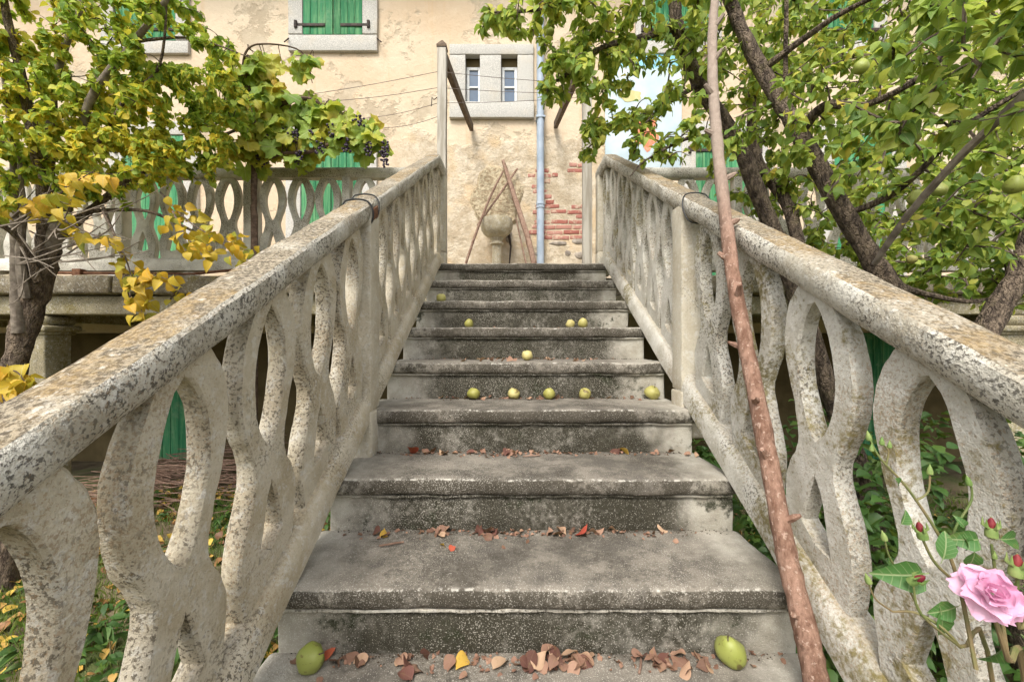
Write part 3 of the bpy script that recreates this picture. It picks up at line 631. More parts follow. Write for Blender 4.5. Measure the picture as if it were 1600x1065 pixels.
for i, (pl_, pr_y, py) in enumerate((((385, 160), 112, 120), ((480, 160), 137, 146), ((560, 186), 161, 152), ((600, 200), 182, 170))):
    p0 = P(pl_[0], pl_[1], YT - .02); p1 = P(685, pr_y, YT); p2 = P(912, py + (10 if i == 0 else 0), YT)
    def sag(a, b, s): return [a.lerp(b, j / 10) - Vector((0, 0, s * math.sin(math.pi * j / 10))) for j in range(11)]
    wb = MB().tube(sag(p0, p1, .02), .0022, 5)
    if i < 3: wb.tube(sag(p1, p2, .012), .0022, 5)
    own(wb.build('wire', M['wire']), tL)
own(MB().tube([P(683, 152, YT - .02), P(678, 156, YT - .03), P(675, 152, YT - .03), P(674, 166, YT - .03)], .004, 5).build('wire_twist', M['iron']), tL)

# ------------------------------------------------------------------ fountain and sticks on the terrace
fo = thing('wall_fountain', 'stone bowl fountain on a slim column against the house wall', 'fountain', (XW(775), YW - .3, ZF))
fx, fy = XW(776, YW - .3), YW - .27
zb = ZW(342, YW - .3); zl = ZW(371, YW - .3)
rings = []
for r, z in ((.075, zl), (.115, zl + .012), (.162, zl + .05), (.19, zl + .10), (.202, zl + .16), (.208, zb - .03), (.206, zb), (.178, zb + .003), (.165, zb - .03), (.13, zb - .1), (.03, zb - .13)):
    rings.append([Vector((fx + r * (1 + (.045 * math.cos(10 * 2 * math.pi * j / 40) if z < zb - .05 else 0)) * math.cos(2 * math.pi * j / 40), fy + r * math.sin(2 * math.pi * j / 40), z)) for j in range(40)])
rings = [[p + mnoise.noise_vector(p * 9) * .008 for p in r] for r in rings]
b = MB(); b.quadstrip(rings); own(b.build('bowl', M['basin']), fo)
own(MB().lathe([(.10, ZF), (.10, ZF + .05), (.065, ZF + .08), (.06, zl - .12), (.064, zl - .10), (.09, zl - .085), (.09, zl - .065), (.068, zl - .055), (.068, zl - .04), (.088, zl - .02), (.092, zl + .004)], (fx, fy, 0), 20).build('column', M['pvc'] if False else M['basin']), fo)
b = MB(); c = P(776, 312, YW); n = 34; rings = []
for q in (0.02, .25, .5, .72, .88, 1.0):
    r = []
    for j in range(n):
        a = 2 * math.pi * j / n; k = 1 + .22 * mnoise.noise(Vector((math.cos(a) * 1.6, math.sin(a) * 1.6, 2))) + .12 * mnoise.noise(Vector((math.cos(a) * 5, math.sin(a) * 5, 7)))
        x, z = .355 * k * q * math.cos(a), .45 * k * q * math.sin(a); p = Vector((c.x + x, YW - (.045 if q < .95 else -.01), c.z + z))
        p.y -= .022 * mnoise.noise(Vector((p.x * 12, 3, p.z * 12))) + .012 * mnoise.noise(Vector((p.x * 37, 3, p.z * 37))) if q < .95 else 0; r.append(p)
    rings.append(r)
b.quadstrip(rings); own(b.build('rubble_backplate', M['rubble']), fo)
own(MB().tube([P(795, 366, YW - .12), P(798, 385, YW - .1), P(796, 412, YW - .1)], [.02, .014, .01], 7, .3).build('drain_hose', M['iron']), fo)
def prop(label, pts, rad, mat='stick', group=None, name='leaning_stick', rough=.25):
    pp = smooth_path(pts, 6); b = MB().tube(pp, lerp_list(rad, len(pp)), 8, rough); return tag(b.build(name, M[mat]), label, 'stick', group)
prop('thick pale barked stick leaning on the wall right of the fountain', [P(843, 455, YW - .55), P(827, 380, YW - .45), P(803, 305, YW - .22), P(786, 251, YW - .06)], [.038, .036, .034, .022])
prop('thin dark stick leaning up from lower left across the fountain bowl', [P(716, 450, YW - .62), P(740, 375, YW - .5), P(765, 310, YW - .35), P(786, 268, YW - .2)], [.016, .017, .015, .012])
prop('short thin stick crossing behind the other two above the fountain', [P(746, 352, YW - .38), P(775, 312, YW - .26), P(808, 264, YW - .05)], [.013, .015, .014])
prop('slender reddish twig propped beside the thick stick', [P(832, 452, YW - .4), P(818, 395, YW - .3), P(806, 340, YW - .05)], [.011, .011, .009])

# long bark pole leaning on the right handrail
pp = smooth_path([P(1283, 1096, .872), P(1262, 1000, .91), P(1228, 860, .978), P(1188, 650, 1.08), P(1152, 470, 1.19), P(1133, 335, 1.285), P(1117, 180, 1.42), P(1113, 60, 1.55), P(1122, -60, 1.66), P(1135, -200, 1.78)], 9)
pp[0].z = zk(0) + .0
pb = MB().tube(pp, lerp_list([.026, .0245, .0225, .021, .0195, .0185, .0175, .0165, .015, .012], len(pp)), 14, .16)
pole = tag(pb.build('leaning_pole', M['pole']), 'long reddish bark pole leaning against the right stair handrail', 'pole')
rp = random.Random(3)
for i in range(8, len(pp) - 6, 4):
    a = rp.uniform(0, 6.28); dv = Vector((math.cos(a), math.sin(a) * .6, rp.uniform(.2, .9))).normalized(); L = rp.uniform(.035, .06)
    MB().tube([pp[i], pp[i] + dv * L * .7, pp[i] + dv * L], [.011, .008, .004 if rp.random() < .5 else .006], 6, .3).build('branch_stub', M['pole'], pole)

# wire ties on the handrails
def tie(X, side, y, tilt, r, label, mat='cable'):
    z = E + TOPZ + S * y; pts = []
    for q in ((.088, .01), (.05, .016), (.008, .008), (-.009, -.02), (-.008, -.06), (.012, -.088), (.08, -.088), (.106, -.05), (.102, -.01), (.088, .01)): pts.append((X + side * q[0], y + tilt * q[1], z + q[1] + S * tilt * q[1]))
    return tag(MB().tube(smooth_path(pts, 3), r, 6).build('wire_tie', M[mat]), label, 'wire')
tie(XL, -1, 1.555, -.25, .0035, 'black wire tied round the left stair handrail')
tie(XL, -1, 1.64, .1, .003, 'second wire round the left handrail beside the joint')
tie(XR, 1, 1.66, .5, .0028, 'loose dark wire round the joint of the right handrail')
b = MB().rbox(XL - .012, XL + .008, 1.58, 1.635, 0, .045, .003, .03, .001, 9, lambda p: (p.x, p.y, p.z + E + TOPZ + S * p.y - .072)); tag(b.build('metal_bracket', M['rust']), 'rusty metal bracket under the wire on the left handrail', 'bracket')

# ------------------------------------------------------------------ leaves and trees
def leaf_mesh(kind, seed=0):
    r = random.Random(seed)
    if kind == 'vine':
        v = [(.32, 0, .0)]; n = 30
        for j in range(n):
            a = math.pi + 2 * math.pi * (j + .5) / n; lob = .36 + .26 * abs(math.cos(2.5 * a)) ** .8 + .07 * (j % 2)
            if abs(math.atan2(math.sin(a - math.pi), math.cos(a - math.pi))) < .3: lob = .22
            v.append((.36 + lob * math.cos(a), lob * math.sin(a), (.12 * math.sin(3 * a + seed) + .06 * math.sin(7 * a + seed * 2)) * lob * 2 - .3 * lob * lob))
        return v, [(0, 1 + j, 1 + (j + 1) % n) for j in range(n)]
    xs, ws = {'pear': ([.26, .38, .58, .78, .93], [.14, .27, .33, .22, .09]), 'apricot': ([.22, .34, .55, .76, .92], [.22, .38, .42, .28, .09]), 'fall': ([.12, .2, .32, .47, .62, .76, .88, .95], [.15, .29, .38, .41, .37, .28, .16, .08]), 'narrow': ([.16, .3, .52, .75, .92], [.10, .19, .22, .15, .05])}[kind]
    fold = r.uniform(.1, .75); curl = r.uniform(-.1, .75); wave = r.uniform(0, .06)
    if kind == 'fall': fold = r.uniform(.2, .9); curl = r.uniform(-.2, .9); wave = r.uniform(.05, .14)
    v = []; f = []
    pet = xs[0] - .1
    v += [(0, .012, 0), (0, -.012, 0), (pet + .02, -.012, 0), (pet + .02, .012, 0)]; f.append((0, 1, 2, 3))
    b0 = len(v); v.append((pet, 0, 0))
    for i, (x, w_) in enumerate(zip(xs, ws)):
        z = -curl * (x - pet) ** 2; v += [(x, -w_, z + fold * w_ + wave * math.sin(x * 7 + seed)), (x, 0, z), (x, w_, z + fold * w_ * (.6 if kind == 'fall' else 1) - wave * math.sin(x * 6 + seed * 2))]
    tip = len(v); v.append((1, 0, -curl * (1 - pet) ** 2 - .02))
    f += [(b0, b0 + 1, b0 + 2), (b0, b0 + 2, b0 + 3)]
    for i in range(len(xs) - 1):
        a = b0 + 1 + 3 * i; f += [(a, a + 3, a + 4, a + 1), (a + 1, a + 4, a + 5, a + 2)]
    a = b0 + 1 + 3 * (len(xs) - 1); f += [(a, tip, a + 1), (a + 1, tip, a + 2)]
    return v, f
LEAF = {k: [leaf_mesh(k, i) for i in range(4)] for k in ('pear', 'apricot', 'vine', 'fall', 'narrow')}
def frame(d, n):
    d = d.normalized(); s = n.cross(d)
    if s.length < 1e-4: s = d.orthogonal()
    s.normalize(); n = d.cross(s); return Matrix((( d.x, s.x, n.x), (d.y, s.y, n.y), (d.z, s.z, n.z)))
def rv(r): 
    while True:
        v = Vector((r.uniform(-1, 1), r.uniform(-1, 1), r.uniform(-1, 1)))
        if .05 < v.length < 1: return v
def proj(p):
    if p.y < .15: return None
    return 800 + F * p.x / p.y, 532.5 - F * (p.z - E) / p.y
def place_leaves(recs, kind, mat, parent, n_single=300, stuff_name='foliage', stuff_label=None, single=True):
    """recs: (pos, dir, normal, size, variant). Largest in view become leaf parts, the rest one mesh."""
    def key(r):
        q = proj(r[0])
        if q is None or not (-20 < q[0] < 1620 and -20 < q[1] < 1085): return 0
        return r[3] / r[0].y
    recs = sorted(recs, key=key, reverse=True); k = n_single if single else 0
    mes = []
    for v, f in LEAF[kind]:
        b = MB(); b.v = v; b.f = f; mes.append(b.mesh('leaf', mat, True, 0))
    for (p, d, n, s, va) in recs[:k]:
        o = link('leaf', mes[va % len(mes)]); m4 = frame(d, n).to_4x4(); m4 = Matrix.Translation(p) @ m4 @ Matrix.Scale(s, 4)
        o.parent = parent; o.matrix_parent_inverse = Matrix.Translation(parent.location).inverted() if parent.type == 'EMPTY' else Matrix.Identity(4); o.matrix_basis = m4
    b = MB()
    for (p, d, n, s, va) in recs[k:]:
        m3 = frame(d, n) * s; v, f = LEAF[kind][va % 4]; o_ = len(b.v)
        b.v.extend([tuple(p + m3 @ Vector(q)) for q in v]); b.f.extend([tuple(o_ + i for i in q) for q in f])
    if b.v:
        o = b.build(stuff_name, mat); own(o, parent); o['kind'] = 'stuff'
        if stuff_label: o['label'] = stuff_label
def tree(name, label, cat, base, limbs, clumps, kind, leafmat, barkmat, size, seed, twigmat='twig', per=(5, 9), droop=.5, ok=None, n_single=300, trat=.004, mult=1.0):
    r = random.Random(seed); t = thing(name, label, cat, base); sk = []
    for i, (pts, rad, nm, mt) in enumerate(limbs):
        pp = smooth_path(pts, 7); own(MB().tube(pp, lerp_list(rad, len(pp)), 14 if max(rad) > .03 else 8, .22).build(nm, M[mt or barkmat]), t)
        sk += [p for p in pp[(6 if i == 0 else 2):]]
    ends = []
    for c, rad, n in clumps:
        for _ in range(int(n * mult)):
            v = rv(r); v = v.normalized() * (v.length ** .6); ends.append(Vector(c) + Vector((v.x * rad[0], v.y * rad[1], v.z * rad[2])))
    ends = [e for e in ends if not ok or ok(e)]
    ends.sort(key=lambda e: min((e - p).length_squared for p in sk[::3])); recs = []; tw = MB()
    for e in ends:
        s_ = min(sk[r.randint(0, 2)::3], key=lambda p: (e - p).length_squared); L = (e - s_).length
        if L < .02: continue
        side = rv(r) * L * .16; up = Vector((0, 0, L * .10)); pts = [s_, s_.lerp(e, .33) + side * .8 + up * .7, s_.lerp(e, .68) + side + up, e]
        pp = smooth_path(pts, 3); tw.tube(pp, lerp_list([min(.012, trat * .8 + .006 * L), trat * .6, trat * .3], len(pp)), 4)
        sk += pp[2::2]
        k = r.randint(*per); seg = max(3, int(len(pp) * .75))
        for j in range(k):
            f = 1 - (1 - math.exp(-.25 * j)) * .9 if j else 1.0; f = max(f - r.uniform(0, .12), 1 - min(.9, .42 / max(L, .01)), 0)
            ii = f * (len(pp) - 1); a = int(min(ii, len(pp) - 2)); p = pp[a].lerp(pp[a + 1], ii - a); td = (pp[a + 1] - pp[a]).normalized()
            d = (td * r.uniform(.1, .8) + rv(r).normalized() * .9 + Vector((0, 0, -droop))).normalized()
            n = (Vector((0, -.45, .75)) + rv(r) * .95).normalized()
            s = size * r.uniform(.7, 1.25)
            if ok and not ok(p + d * s * .6): continue
            recs.append((p.copy(), d, n, s, r.randint(0, 3)))
    o = tw.build('twigs', M[twigmat]); own(o, t); o['kind'] = 'stuff'
    place_leaves(recs, kind, M[leafmat], t, n_single)
    return t, recs, sk

def clear_view(e):
    """keep foliage out of masonry: balustrade volumes, wall, stairs"""
    if e.y > YW - .08: return False
    if XL - .16 < e.x < XL + .04 and e.y < YT + .1: 
        z = E + TOPZ + S * min(e.y, DTOP); 
        if e.z < z + .03: return False
    if XR - .04 < e.x < XR + .16 and e.y < YT + .1:
        z = E + TOPZ + S * min(e.y, DTOP)
        if e.z < z + .03: return False
    if abs(e.y - YT) < .12 and e.z < E + TOPZ + S * DTOP + .02: return False
    if e.y > YT - .15 and ZF - .35 < e.z < ZF + .03: return False
    return True
def window(e, boxes):
    q = proj(e)
    if q is None: return True
    return not any(a < q[0] < c and b < q[1] < d for a, b, c, d in boxes)

# ---- pear tree on the right: two leaning trunks
def C(px, py, d, rpx, rpy, rd, n, k=1.0): return (P(px, py, d), (rpx / F * d, rd, rpy / F * d), int(n * k))
pb0 = P(1640, 1000, 1.75); pb0.z = -.05
limbs = [
    ([pb0, P(1600, 900, 1.75), P(1570, 740, 1.8), P(1485, 580, 1.85), P(1385, 440, 1.9), P(1320, 335, 1.93), P(1250, 210, 1.98), P(1190, 110, 2.05), P(1140, 0, 2.1), P(1110, -120, 2.1), P(1060, -260, 2.0)], [.088, .08, .068, .054, .045, .040, .037, .034, .03, .024, .014], 'trunk', None),
    ([P(1395, 980, 2.5), P(1350, 760, 2.4), P(1300, 625, 2.38), P(1262, 510, 2.38), P(1222, 400, 2.4), P(1190, 315, 2.42), P(1150, 220, 2.45), P(1092, 130, 2.45), P(1060, 50, 2.4), P(1048, -40, 2.35), P(1010, -160, 2.2)], [.065, .058, .052, .047, .046, .044, .043, .041, .037, .03, .016], 'trunk', None),
    ([P(1262, 480, 2.38), P(1235, 330, 2.5), P(1180, 240, 2.6), P(1178, 100, 2.7), P(1200, -60, 2.7)], [.04, .035, .03, .025, .012], 'branch', None),
    ([P(1366, 412, 1.55), P(1420, 335, 1.4), P(1500, 245, 1.25), P(1600, 150, 1.12), P(1720, 40, 1.0)], [.009, .0115, .0115, .012, .012], 'branch', 'twig_grey'),
    ([P(1250, 205, 1.98), P(1290, 165, 1.85), P(1350, 165, 1.7), P(1440, 120, 1.5), P(1500, 60, 1.4), P(1600, 10, 1.25)], [.026, .02, .014, .012, .010, .007], 'branch', None),
    ([P(1320, 335, 1.93), P(1400, 300, 1.8), P(1500, 205, 1.6), P(1600, 140, 1.45)], [.016, .013, .011, .007], 'branch', None),
    ([P(1060, 40, 2.4), P(1000, 60, 2.3), P(940, 75, 2.2), P(880, 120, 2.15), P(840, 140, 2.1)], [.026, .019, .013, .009, .004], 'branch', None),
    ([P(1095, 130, 2.45), P(1020, 180, 2.3), P(990, 240, 2.2)], [.016, .010, .004], 'branch', None),
    ([P(1150, 215, 2.45), P(1080, 215, 2.3), P(1010, 250, 2.2), P(985, 275, 2.1)], [.014, .010, .006, .003], 'branch', None),
    ([P(1048, -40, 2.35), P(960, -40, 2.2), P(860, 10, 2.1), P(770, 20, 2.05)], [.022, .016, .010, .004], 'branch', None),
    ([P(1227, 150, 2.02), P(1228, 60, 1.95), P(1230, -80, 1.9)], [.012, .010, .007], 'branch', None),
    ([P(1500, 600, 1.85), P(1560, 480, 1.9), P(1594, 420, 1.9), P(1640, 250, 1.9), P(1650, 60, 1.8)], [.05, .045, .042, .036, .02], 'branch', None),
    ([P(1385, 440, 1.9), P(1450, 460, 2.0), P(1530, 470, 2.1), P(1620, 440, 2.2)], [.02, .014, .010, .006], 'branch', None),
    ([P(1190, 110, 2.05), P(1300, 30, 1.8), P(1400, -20, 1.6)], [.018, .012, .006], 'branch', None),
]
WIN_R = [(700, 62, 838, 420), (838, 165, 908, 420), (690, 40, 735, 420), (905, 255, 940, 420), (940, 262, 1100, 420), (1450, 500, 1600, 560)]
okr = lambda e: clear_view(e) and window(e, WIN_R) and (e.x > XR + .16 or e.z > E + TOPZ + S * min(e.y, DTOP) + .05)
clumps = [C(1420, 100, 2.45, 260, 150, .35, 80), C(1430, 260, 2.4, 230, 120, .35, 80), C(1500, 390, 2.3, 160, 80, .3, 70), C(1290, 300, 2.7, 130, 110, .25, 34), C(1170, 90, 2.7, 120, 120, .25, 40),
          C(1000, 40, 2.2, 120, 60, .3, 46), C(990, 140, 2.2, 75, 60, .25, 20), C(860, 35, 2.1, 110, 45, .25, 38), C(885, 130, 2.1, 40, 45, .2, 14), C(1030, 235, 2.25, 60, 35, .25, 9),
          C(925, 215, 2.2, 18, 35, .15, 9), C(1300, 30, 2.2, 220, 80, .4, 55), C(1500, 120, 1.2, 150, 120, .2, 16), C(1180, 270, 2.8, 70, 60, .2, 14), C(1550, 40, 1.1, 90, 80, .2, 12), C(1300, 420, 2.7, 90, 60, .2, 14),
          C(1500, 200, 3.0, 200, 160, .2, 70), C(1330, 120, 3.0, 150, 120, .2, 45), C(1650, 250, 1.9, 100, 250, .4, 34), C(1250, -150, 2.2, 400, 120, .5, 50), C(1540, 330, 1.5, 90, 90, .2, 12), C(1330, 190, 1.75, 130, 130, .15, 16), C(1150, 150, 2.15, 90, 110, .1, 14)]
pt, precs, psk = tree('pear_tree', 'leaning pear tree with green leaves and pears right of the stairs', 'tree', (pb0.x, pb0.y, 0), limbs, clumps, 'pear', 'leaf_pear', 'bark_r', .050, 21, trat=.0052, per=(7, 12), droop=.45, ok=okr, mult=2.7)

# ---- apricot tree on the left
lb0 = P(10, 700, 2.75); lb0.z = -.05
limbs = [
    ([lb0, P(18, 620, 2.75), P(32, 540, 2.75), P(56, 450, 2.75), P(74, 390, 2.75), P(70, 330, 2.7), P(62, 260, 2.65), P(40, 150, 2.6), P(10, 20, 2.5), P(-20, -120, 2.4)], [.068, .064, .064, .076, .066, .038, .032, .027, .02, .012], 'trunk', None),
    ([P(75, 400, 2.75), P(110, 300, 2.7), P(140, 160, 2.6), P(210, 65, 2.5), P(265, -10, 2.4), P(300, -120, 2.3)], [.05, .03, .022, .018, .014, .008], 'branch', 'twig_grey'),
    ([P(72, 360, 2.75), P(78, 220, 2.7), P(90, 110, 2.65), P(128, 0, 2.6), P(140, -100, 2.5)], [.04, .026, .02, .016, .010], 'branch', 'twig_grey'),
    ([P(30, 520, 2.70), P(26, 430, 2.68), P(24, 340, 2.66), P(22, 250, 2.6), P(5, 120, 2.5)], [.036, .03, .024, .018, .008], 'branch', 'twig_grey'),
    ([P(40, 465, 2.66), P(32, 400, 2.62), P(36, 330, 2.6), P(30, 240, 2.5)], [.03, .024, .016, .008], 'branch', 'twig_grey'),
    ([P(80, 380, 2.75), P(140, 330, 2.8), P(220, 270, 2.85), P(330, 220, 2.9), P(400, 190, 2.9)], [.034, .024, .018, .012, .006], 'branch', None),
    ([P(60, 440, 2.7), P(35, 380, 2.6), P(0, 350, 2.5), P(-40, 330, 2.4)], [.03, .02, .014, .008], 'branch', None),
    ([P(140, 330, 2.8), P(230, 330, 2.75), P(310, 365, 2.7), P(380, 395, 2.65)], [.014, .011, .008, .004], 'branch', None),
    ([P(160, 320, 2.75), P(190, 400, 2.6), P(205, 470, 2.5)], [.010, .007, .003], 'branch', None),
    ([P(210, 65, 2.5), P(300, 60, 2.5), P(390, 90, 2.5)], [.010, .007, .003], 'branch', None),
    ([P(150, 230, 2.65), P(200, 150, 2.6), P(250, 100, 2.5), P(262, -40, 2.4)], [.012, .01, .008, .004], 'branch', None),
]
WIN_L = [(395, 0, 700, 420), (325, 0, 400, 60), (0, 430, 175, 640), (300, 428, 420, 700), (225, 60, 300, 100), (110, 70, 140, 130)]
okl = lambda e: clear_view(e) and window(e, WIN_L)
clumps = [C(90, 170, 2.7, 120, 110, .35, 55), C(200, 180, 2.7, 110, 110, .35, 60), C(290, 170, 2.8, 100, 80, .3, 55), C(60, 60, 2.6, 90, 80, .3, 45), C(220, 50, 2.5, 110, 60, .3, 42), C(30, 220, 2.5, 80, 110, .3, 40),
          C(160, 260, 2.7, 120, 50, .3, 40), C(300, 240, 2.8, 80, 40, .25, 30), C(-90, 150, 2.4, 120, 200, .5, 40), C(100, -80, 2.5, 260, 100, .5, 45), C(330, 120, 2.6, 60, 50, .2, 18), C(250, 130, 3.0, 150, 110, .15, 50), C(100, 200, 3.1, 120, 120, .1, 40)]
at_, arecs, ask = tree('apricot_tree', 'yellowing apricot tree growing beside the terrace left of the stairs', 'tree', (lb0.x, lb0.y, 0), limbs, clumps, 'apricot', 'leaf_apricot', 'bark_l', .043, 33, per=(9, 16), droop=.5, ok=okl, mult=2.6)
# yellow sprays in front
rr = random.Random(8); recs = []; tw = MB()
def spray(path, n, size, spread=.03, r=rr, lo=.15):
    pp = smooth_path(path, 6); tw.tube(pp, lerp_list([.006, .004, .0015], len(pp)), 5)
    for j in range(n):
        f = lo + (1 - lo) * j / max(1, n - 1); ii = f * (len(pp) - 1); a = int(min(ii, len(pp) - 2)); p = pp[a].lerp(pp[a + 1], ii - a) + rv(r) * spread
        recs.append((p, (rv(r) + Vector((0, 0, -.7))).normalized(), (Vector((0, -.8, .4)) + rv(r) * .7).normalized(), size * r.uniform(.75, 1.2), r.randint(0, 3)))
spray([P(250, 300, 2.7), P(300, 350, 2.6), P(350, 375, 2.55), P(388, 392, 2.5)], 60, .07, .09)
spray([P(270, 330, 2.6), P(295, 375, 2.5), P(330, 395, 2.45)], 34, .07, .08)
spray([P(160, 330, 2.6), P(195, 400, 2.45), P(210, 450, 2.4), P(222, 488, 2.38)], 46, .07, .07, lo=.35)
spray([P(205, 440, 2.4), P(235, 430, 2.38), P(262, 436, 2.36)], 24, .07, .05)
spray([P(60, 330, 2.5), P(110, 290, 2.3), P(150, 265, 2.2)], 30, .075, .07)
spray([P(20, 340, 2.5), P(60, 310, 2.3), P(110, 320, 2.2)], 26, .075, .06)
spray([P(90, 340, 2.5), P(130, 360, 2.35), P(185, 385, 2.3)], 22, .07, .06)
spray([P(265, 470, 2.5), P(275, 455, 2.45), P(290, 455, 2.45)], 5, .06, .02)
spray([P(-60, 620, 2.2), P(-10, 585, 2.1), P(25, 580, 2.05), P(45, 610, 2.0)], 26, .085, .07)
spray([P(-40, 640, 2.1), P(10, 600, 2.05), P(35, 595, 2.0)], 14, .085, .06)
own(tw.build('front_twigs', M['twig']), at_)['kind'] = 'stuff'
recs = [q for q in recs if clear_view(q[0])]
place_leaves(recs, 'apricot', M['leaf_yellow'], at_, 200, 'yellow_foliage')
# bare twigs tangled at the trunk
tw = MB(); rb = random.Random(4)
for i in range(32):
    a = P(rb.uniform(-10, 110), rb.uniform(330, 420), 2.5 + rb.uniform(-.2, .2)); b_ = a + Vector((rb.uniform(.2, .75), rb.uniform(-.3, .1), rb.uniform(-.15, .25)))
    if i % 3 == 0: b_ = a + Vector((rb.uniform(-.4, .3), 0, rb.uniform(-.4, .3)))
    pp = smooth_path([a, a.lerp(b_, .5) + rv(rb) * .06, b_], 4); tw.tube(pp, lerp_list([.006, .004, .002], len(pp)), 4)
own(tw.build('bare_twigs', M['twig_grey']), at_)['kind'] = 'stuff'

# ---- grape vine on wires
vb = P(397, 470, YT - .22); vine_r = random.Random(12)
vt = thing('grape_vine', 'grape vine with lobed leaves and dark grapes above the left terrace railing', 'vine', (vb.x, vb.y, 0))
VD = YT - .25
vl = [([(vb.x, vb.y, -.02), P(397, 420, VD), P(397, 300, VD), P(398, 200, VD), P(396, 150, VD)], [.028, .024, .021, .019, .015], 'stem'),
      ([P(397, 190, VD), P(430, 168, VD - .02), P(465, 155, VD - .03), P(492, 158, VD), P(530, 185, VD)], [.015, .016, .017, .013, .006], 'cane'),
      ([P(397, 260, VD), P(440, 240, VD - .03), P(490, 236, VD - .03), P(540, 212, VD), P(572, 210, VD), P(600, 220, VD)], [.010, .012, .013, .012, .009, .004], 'cane'),
      ([P(396, 150, VD), P(380, 100, VD - .1), P(400, 70, VD - .1), P(470, 80, VD), P(488, 130, VD)], [.010, .008, .006, .005, .003], 'cane'),
      ([P(397, 200, VD), P(350, 160, VD), P(310, 165, VD)], [.012, .009, .005], 'cane')]
vs_ = []
for pts, rad, nm in vl:
    pp = smooth_path(pts, 6); own(MB().tube(pp, lerp_list(rad, len(pp)), 8, .35).build(nm, M['vine']), vt); vs_ += pp[4:]
recs = []; tw = MB(); ends = []
for c in (C(405, 115, VD, 40, 40, .15, 24), C(440, 180, VD, 60, 60, .15, 40), C(510, 200, VD, 60, 40, .12, 26), C(395, 190, VD - .1, 35, 60, .12, 24), C(425, 240, VD, 60, 25, .12, 18), C(480, 95, VD, 16, 30, .08, 7), C(575, 215, VD, 28, 20, .08, 10), C(550, 190, VD, 35, 20, .08, 8), C(350, 150, VD, 40, 45, .1, 14)):
    for _ in range(c[2]):
        v = rv(vine_r); ends.append(c[0] + Vector((v.x * c[1][0], v.y * c[1][1], v.z * c[1][2])))
for e in ends:
    s_ = min(vs_, key=lambda p: (e - p).length_squared); pp = smooth_path([s_, s_.lerp(e, .5) + rv(vine_r) * .04 + Vector((0, 0, .03)), e], 3); tw.tube(pp, lerp_list([.004, .003, .0018], len(pp)), 4)
    for j in range(vine_r.randint(1, 3)): recs.append((e + rv(vine_r) * .03, (rv(vine_r) * .9 + Vector((0, 0, -.7))).normalized(), (Vector((0, -1, .35)) + rv(vine_r) * .75).normalized(), vine_r.uniform(.085, .14), vine_r.randint(0, 3)))
own(tw.build('tendrils', M['vine']), vt)['kind'] = 'stuff'
place_leaves([q for q in recs if clear_view(q[0])], 'vine', M['leaf_vine'], vt, 300)
for i, (px, py) in enumerate(((420, 215), (462, 205), (487, 205), (520, 195), (541, 218), (575, 222), (600, 240), (466, 235), (408, 238), (498, 222), (450, 200), (602, 222), (560, 180))):
    g_ = MB(); c = P(px, py, VD - .06)
    for j in range(22):
        q = c + Vector((vine_r.gauss(0, .018), vine_r.gauss(0, .016), -j * .0042 + vine_r.uniform(-.01, .01))); rd = .0095; n = 6
        g_.quadstrip([[q + Vector((rd * math.sin(th) * math.cos(6.283 * u / n), rd * math.sin(th) * math.sin(6.283 * u / n), rd * math.cos(th))) for u in range(n)] for th in (.1, .8, 1.57, 2.34, 3.04)])
    own(g_.build('grape_cluster', M['grape']), vt)

# ------------------------------------------------------------------ pears
def pear_mesh(r, kind):
    pr = [(.02, -1.0), (.35, -.97), (.7, -.78), (.95, -.4), (1.0, -.05), (.93, .3), (.75, .62), (.52, .9), (.34, 1.08), (.12, 1.13), (.01, 1.08)] if kind else [(.02, -.90), (.3, -.95), (.68, -.80), (.93, -.45), (1.0, 0), (.92, .42), (.70, .74), (.42, .92), (.2, .90), (.05, .82)]
    b = MB(); b.lathe([(a * r, z * r) for a, z in pr], (0, 0, 0), 18); b.v = [tuple(Vector(v) + mnoise.noise_vector(Vector(v) * (1.2 / r)) * r * .17) for v in b.v]; return b.mesh('pear', M['pear_green' if kind else 'pear'])
stemmesh = MB().tube([(0, 0, 0), (.002, 0, .012), (.006, 0, .026)], [.0022, .0018, .0022], 6).mesh('stem', M['twig'])
fr_ = random.Random(2); PM = [pear_mesh(1.0, 0), pear_mesh(1.0, 1)]
def pear(p, r, kind, rot, label, group, cat='pear'):
    o = link('pear', PM[kind]); o.scale = (r * fr_.uniform(.93, 1.06), r * fr_.uniform(.93, 1.06), r * fr_.uniform(.92, 1.05)); o.location = p; o.rotation_euler = rot; tag(o, label, cat, group)
    s = link('stem', stemmesh, o); s.location = (0, 0, .9 if not kind else 1.08); s.scale = (1 / .045,) * 3; return o
def on_tread(px, k, back, r): 
    d = dk(k + 1) + .016 - back - r if back is not None else None; return Vector(((px - 800) / F * d, d, zk(k) + r * .93))
falls = [(486, 0, .02, .031, 1, 'yellow green pear lying at the left end of the lowest tread'), (1141, 0, .0, .034, 1, 'large green pear standing at the right end of the lowest tread'),
         (740, 3, .0, .028, 0, 'leftmost pear in the row of five on one tread'), (803, 3, .0, .026, 0, 'second pear from the left in the row of five'), (858, 3, .01, .028, 0, 'middle pear in the row of five on one tread'), (914, 3, .0, .027, 0, 'fourth pear from the left in the row of five'), (1019, 3, .0, .032, 0, 'biggest pear, at the right end of the row of five'),
         (824, 4, .06, .026, 0, 'single pear on the tread above the row of five'), (733, 5, .02, .026, 0, 'lone pear on the left of the tread with three pears'), (891, 5, .05, .024, 0, 'smaller of two close pears high on the right'), (911, 5, .05, .028, 0, 'larger of two close pears high on the right'), (689, 6, .02, .030, 0, 'topmost pear, at the left end of its tread')]
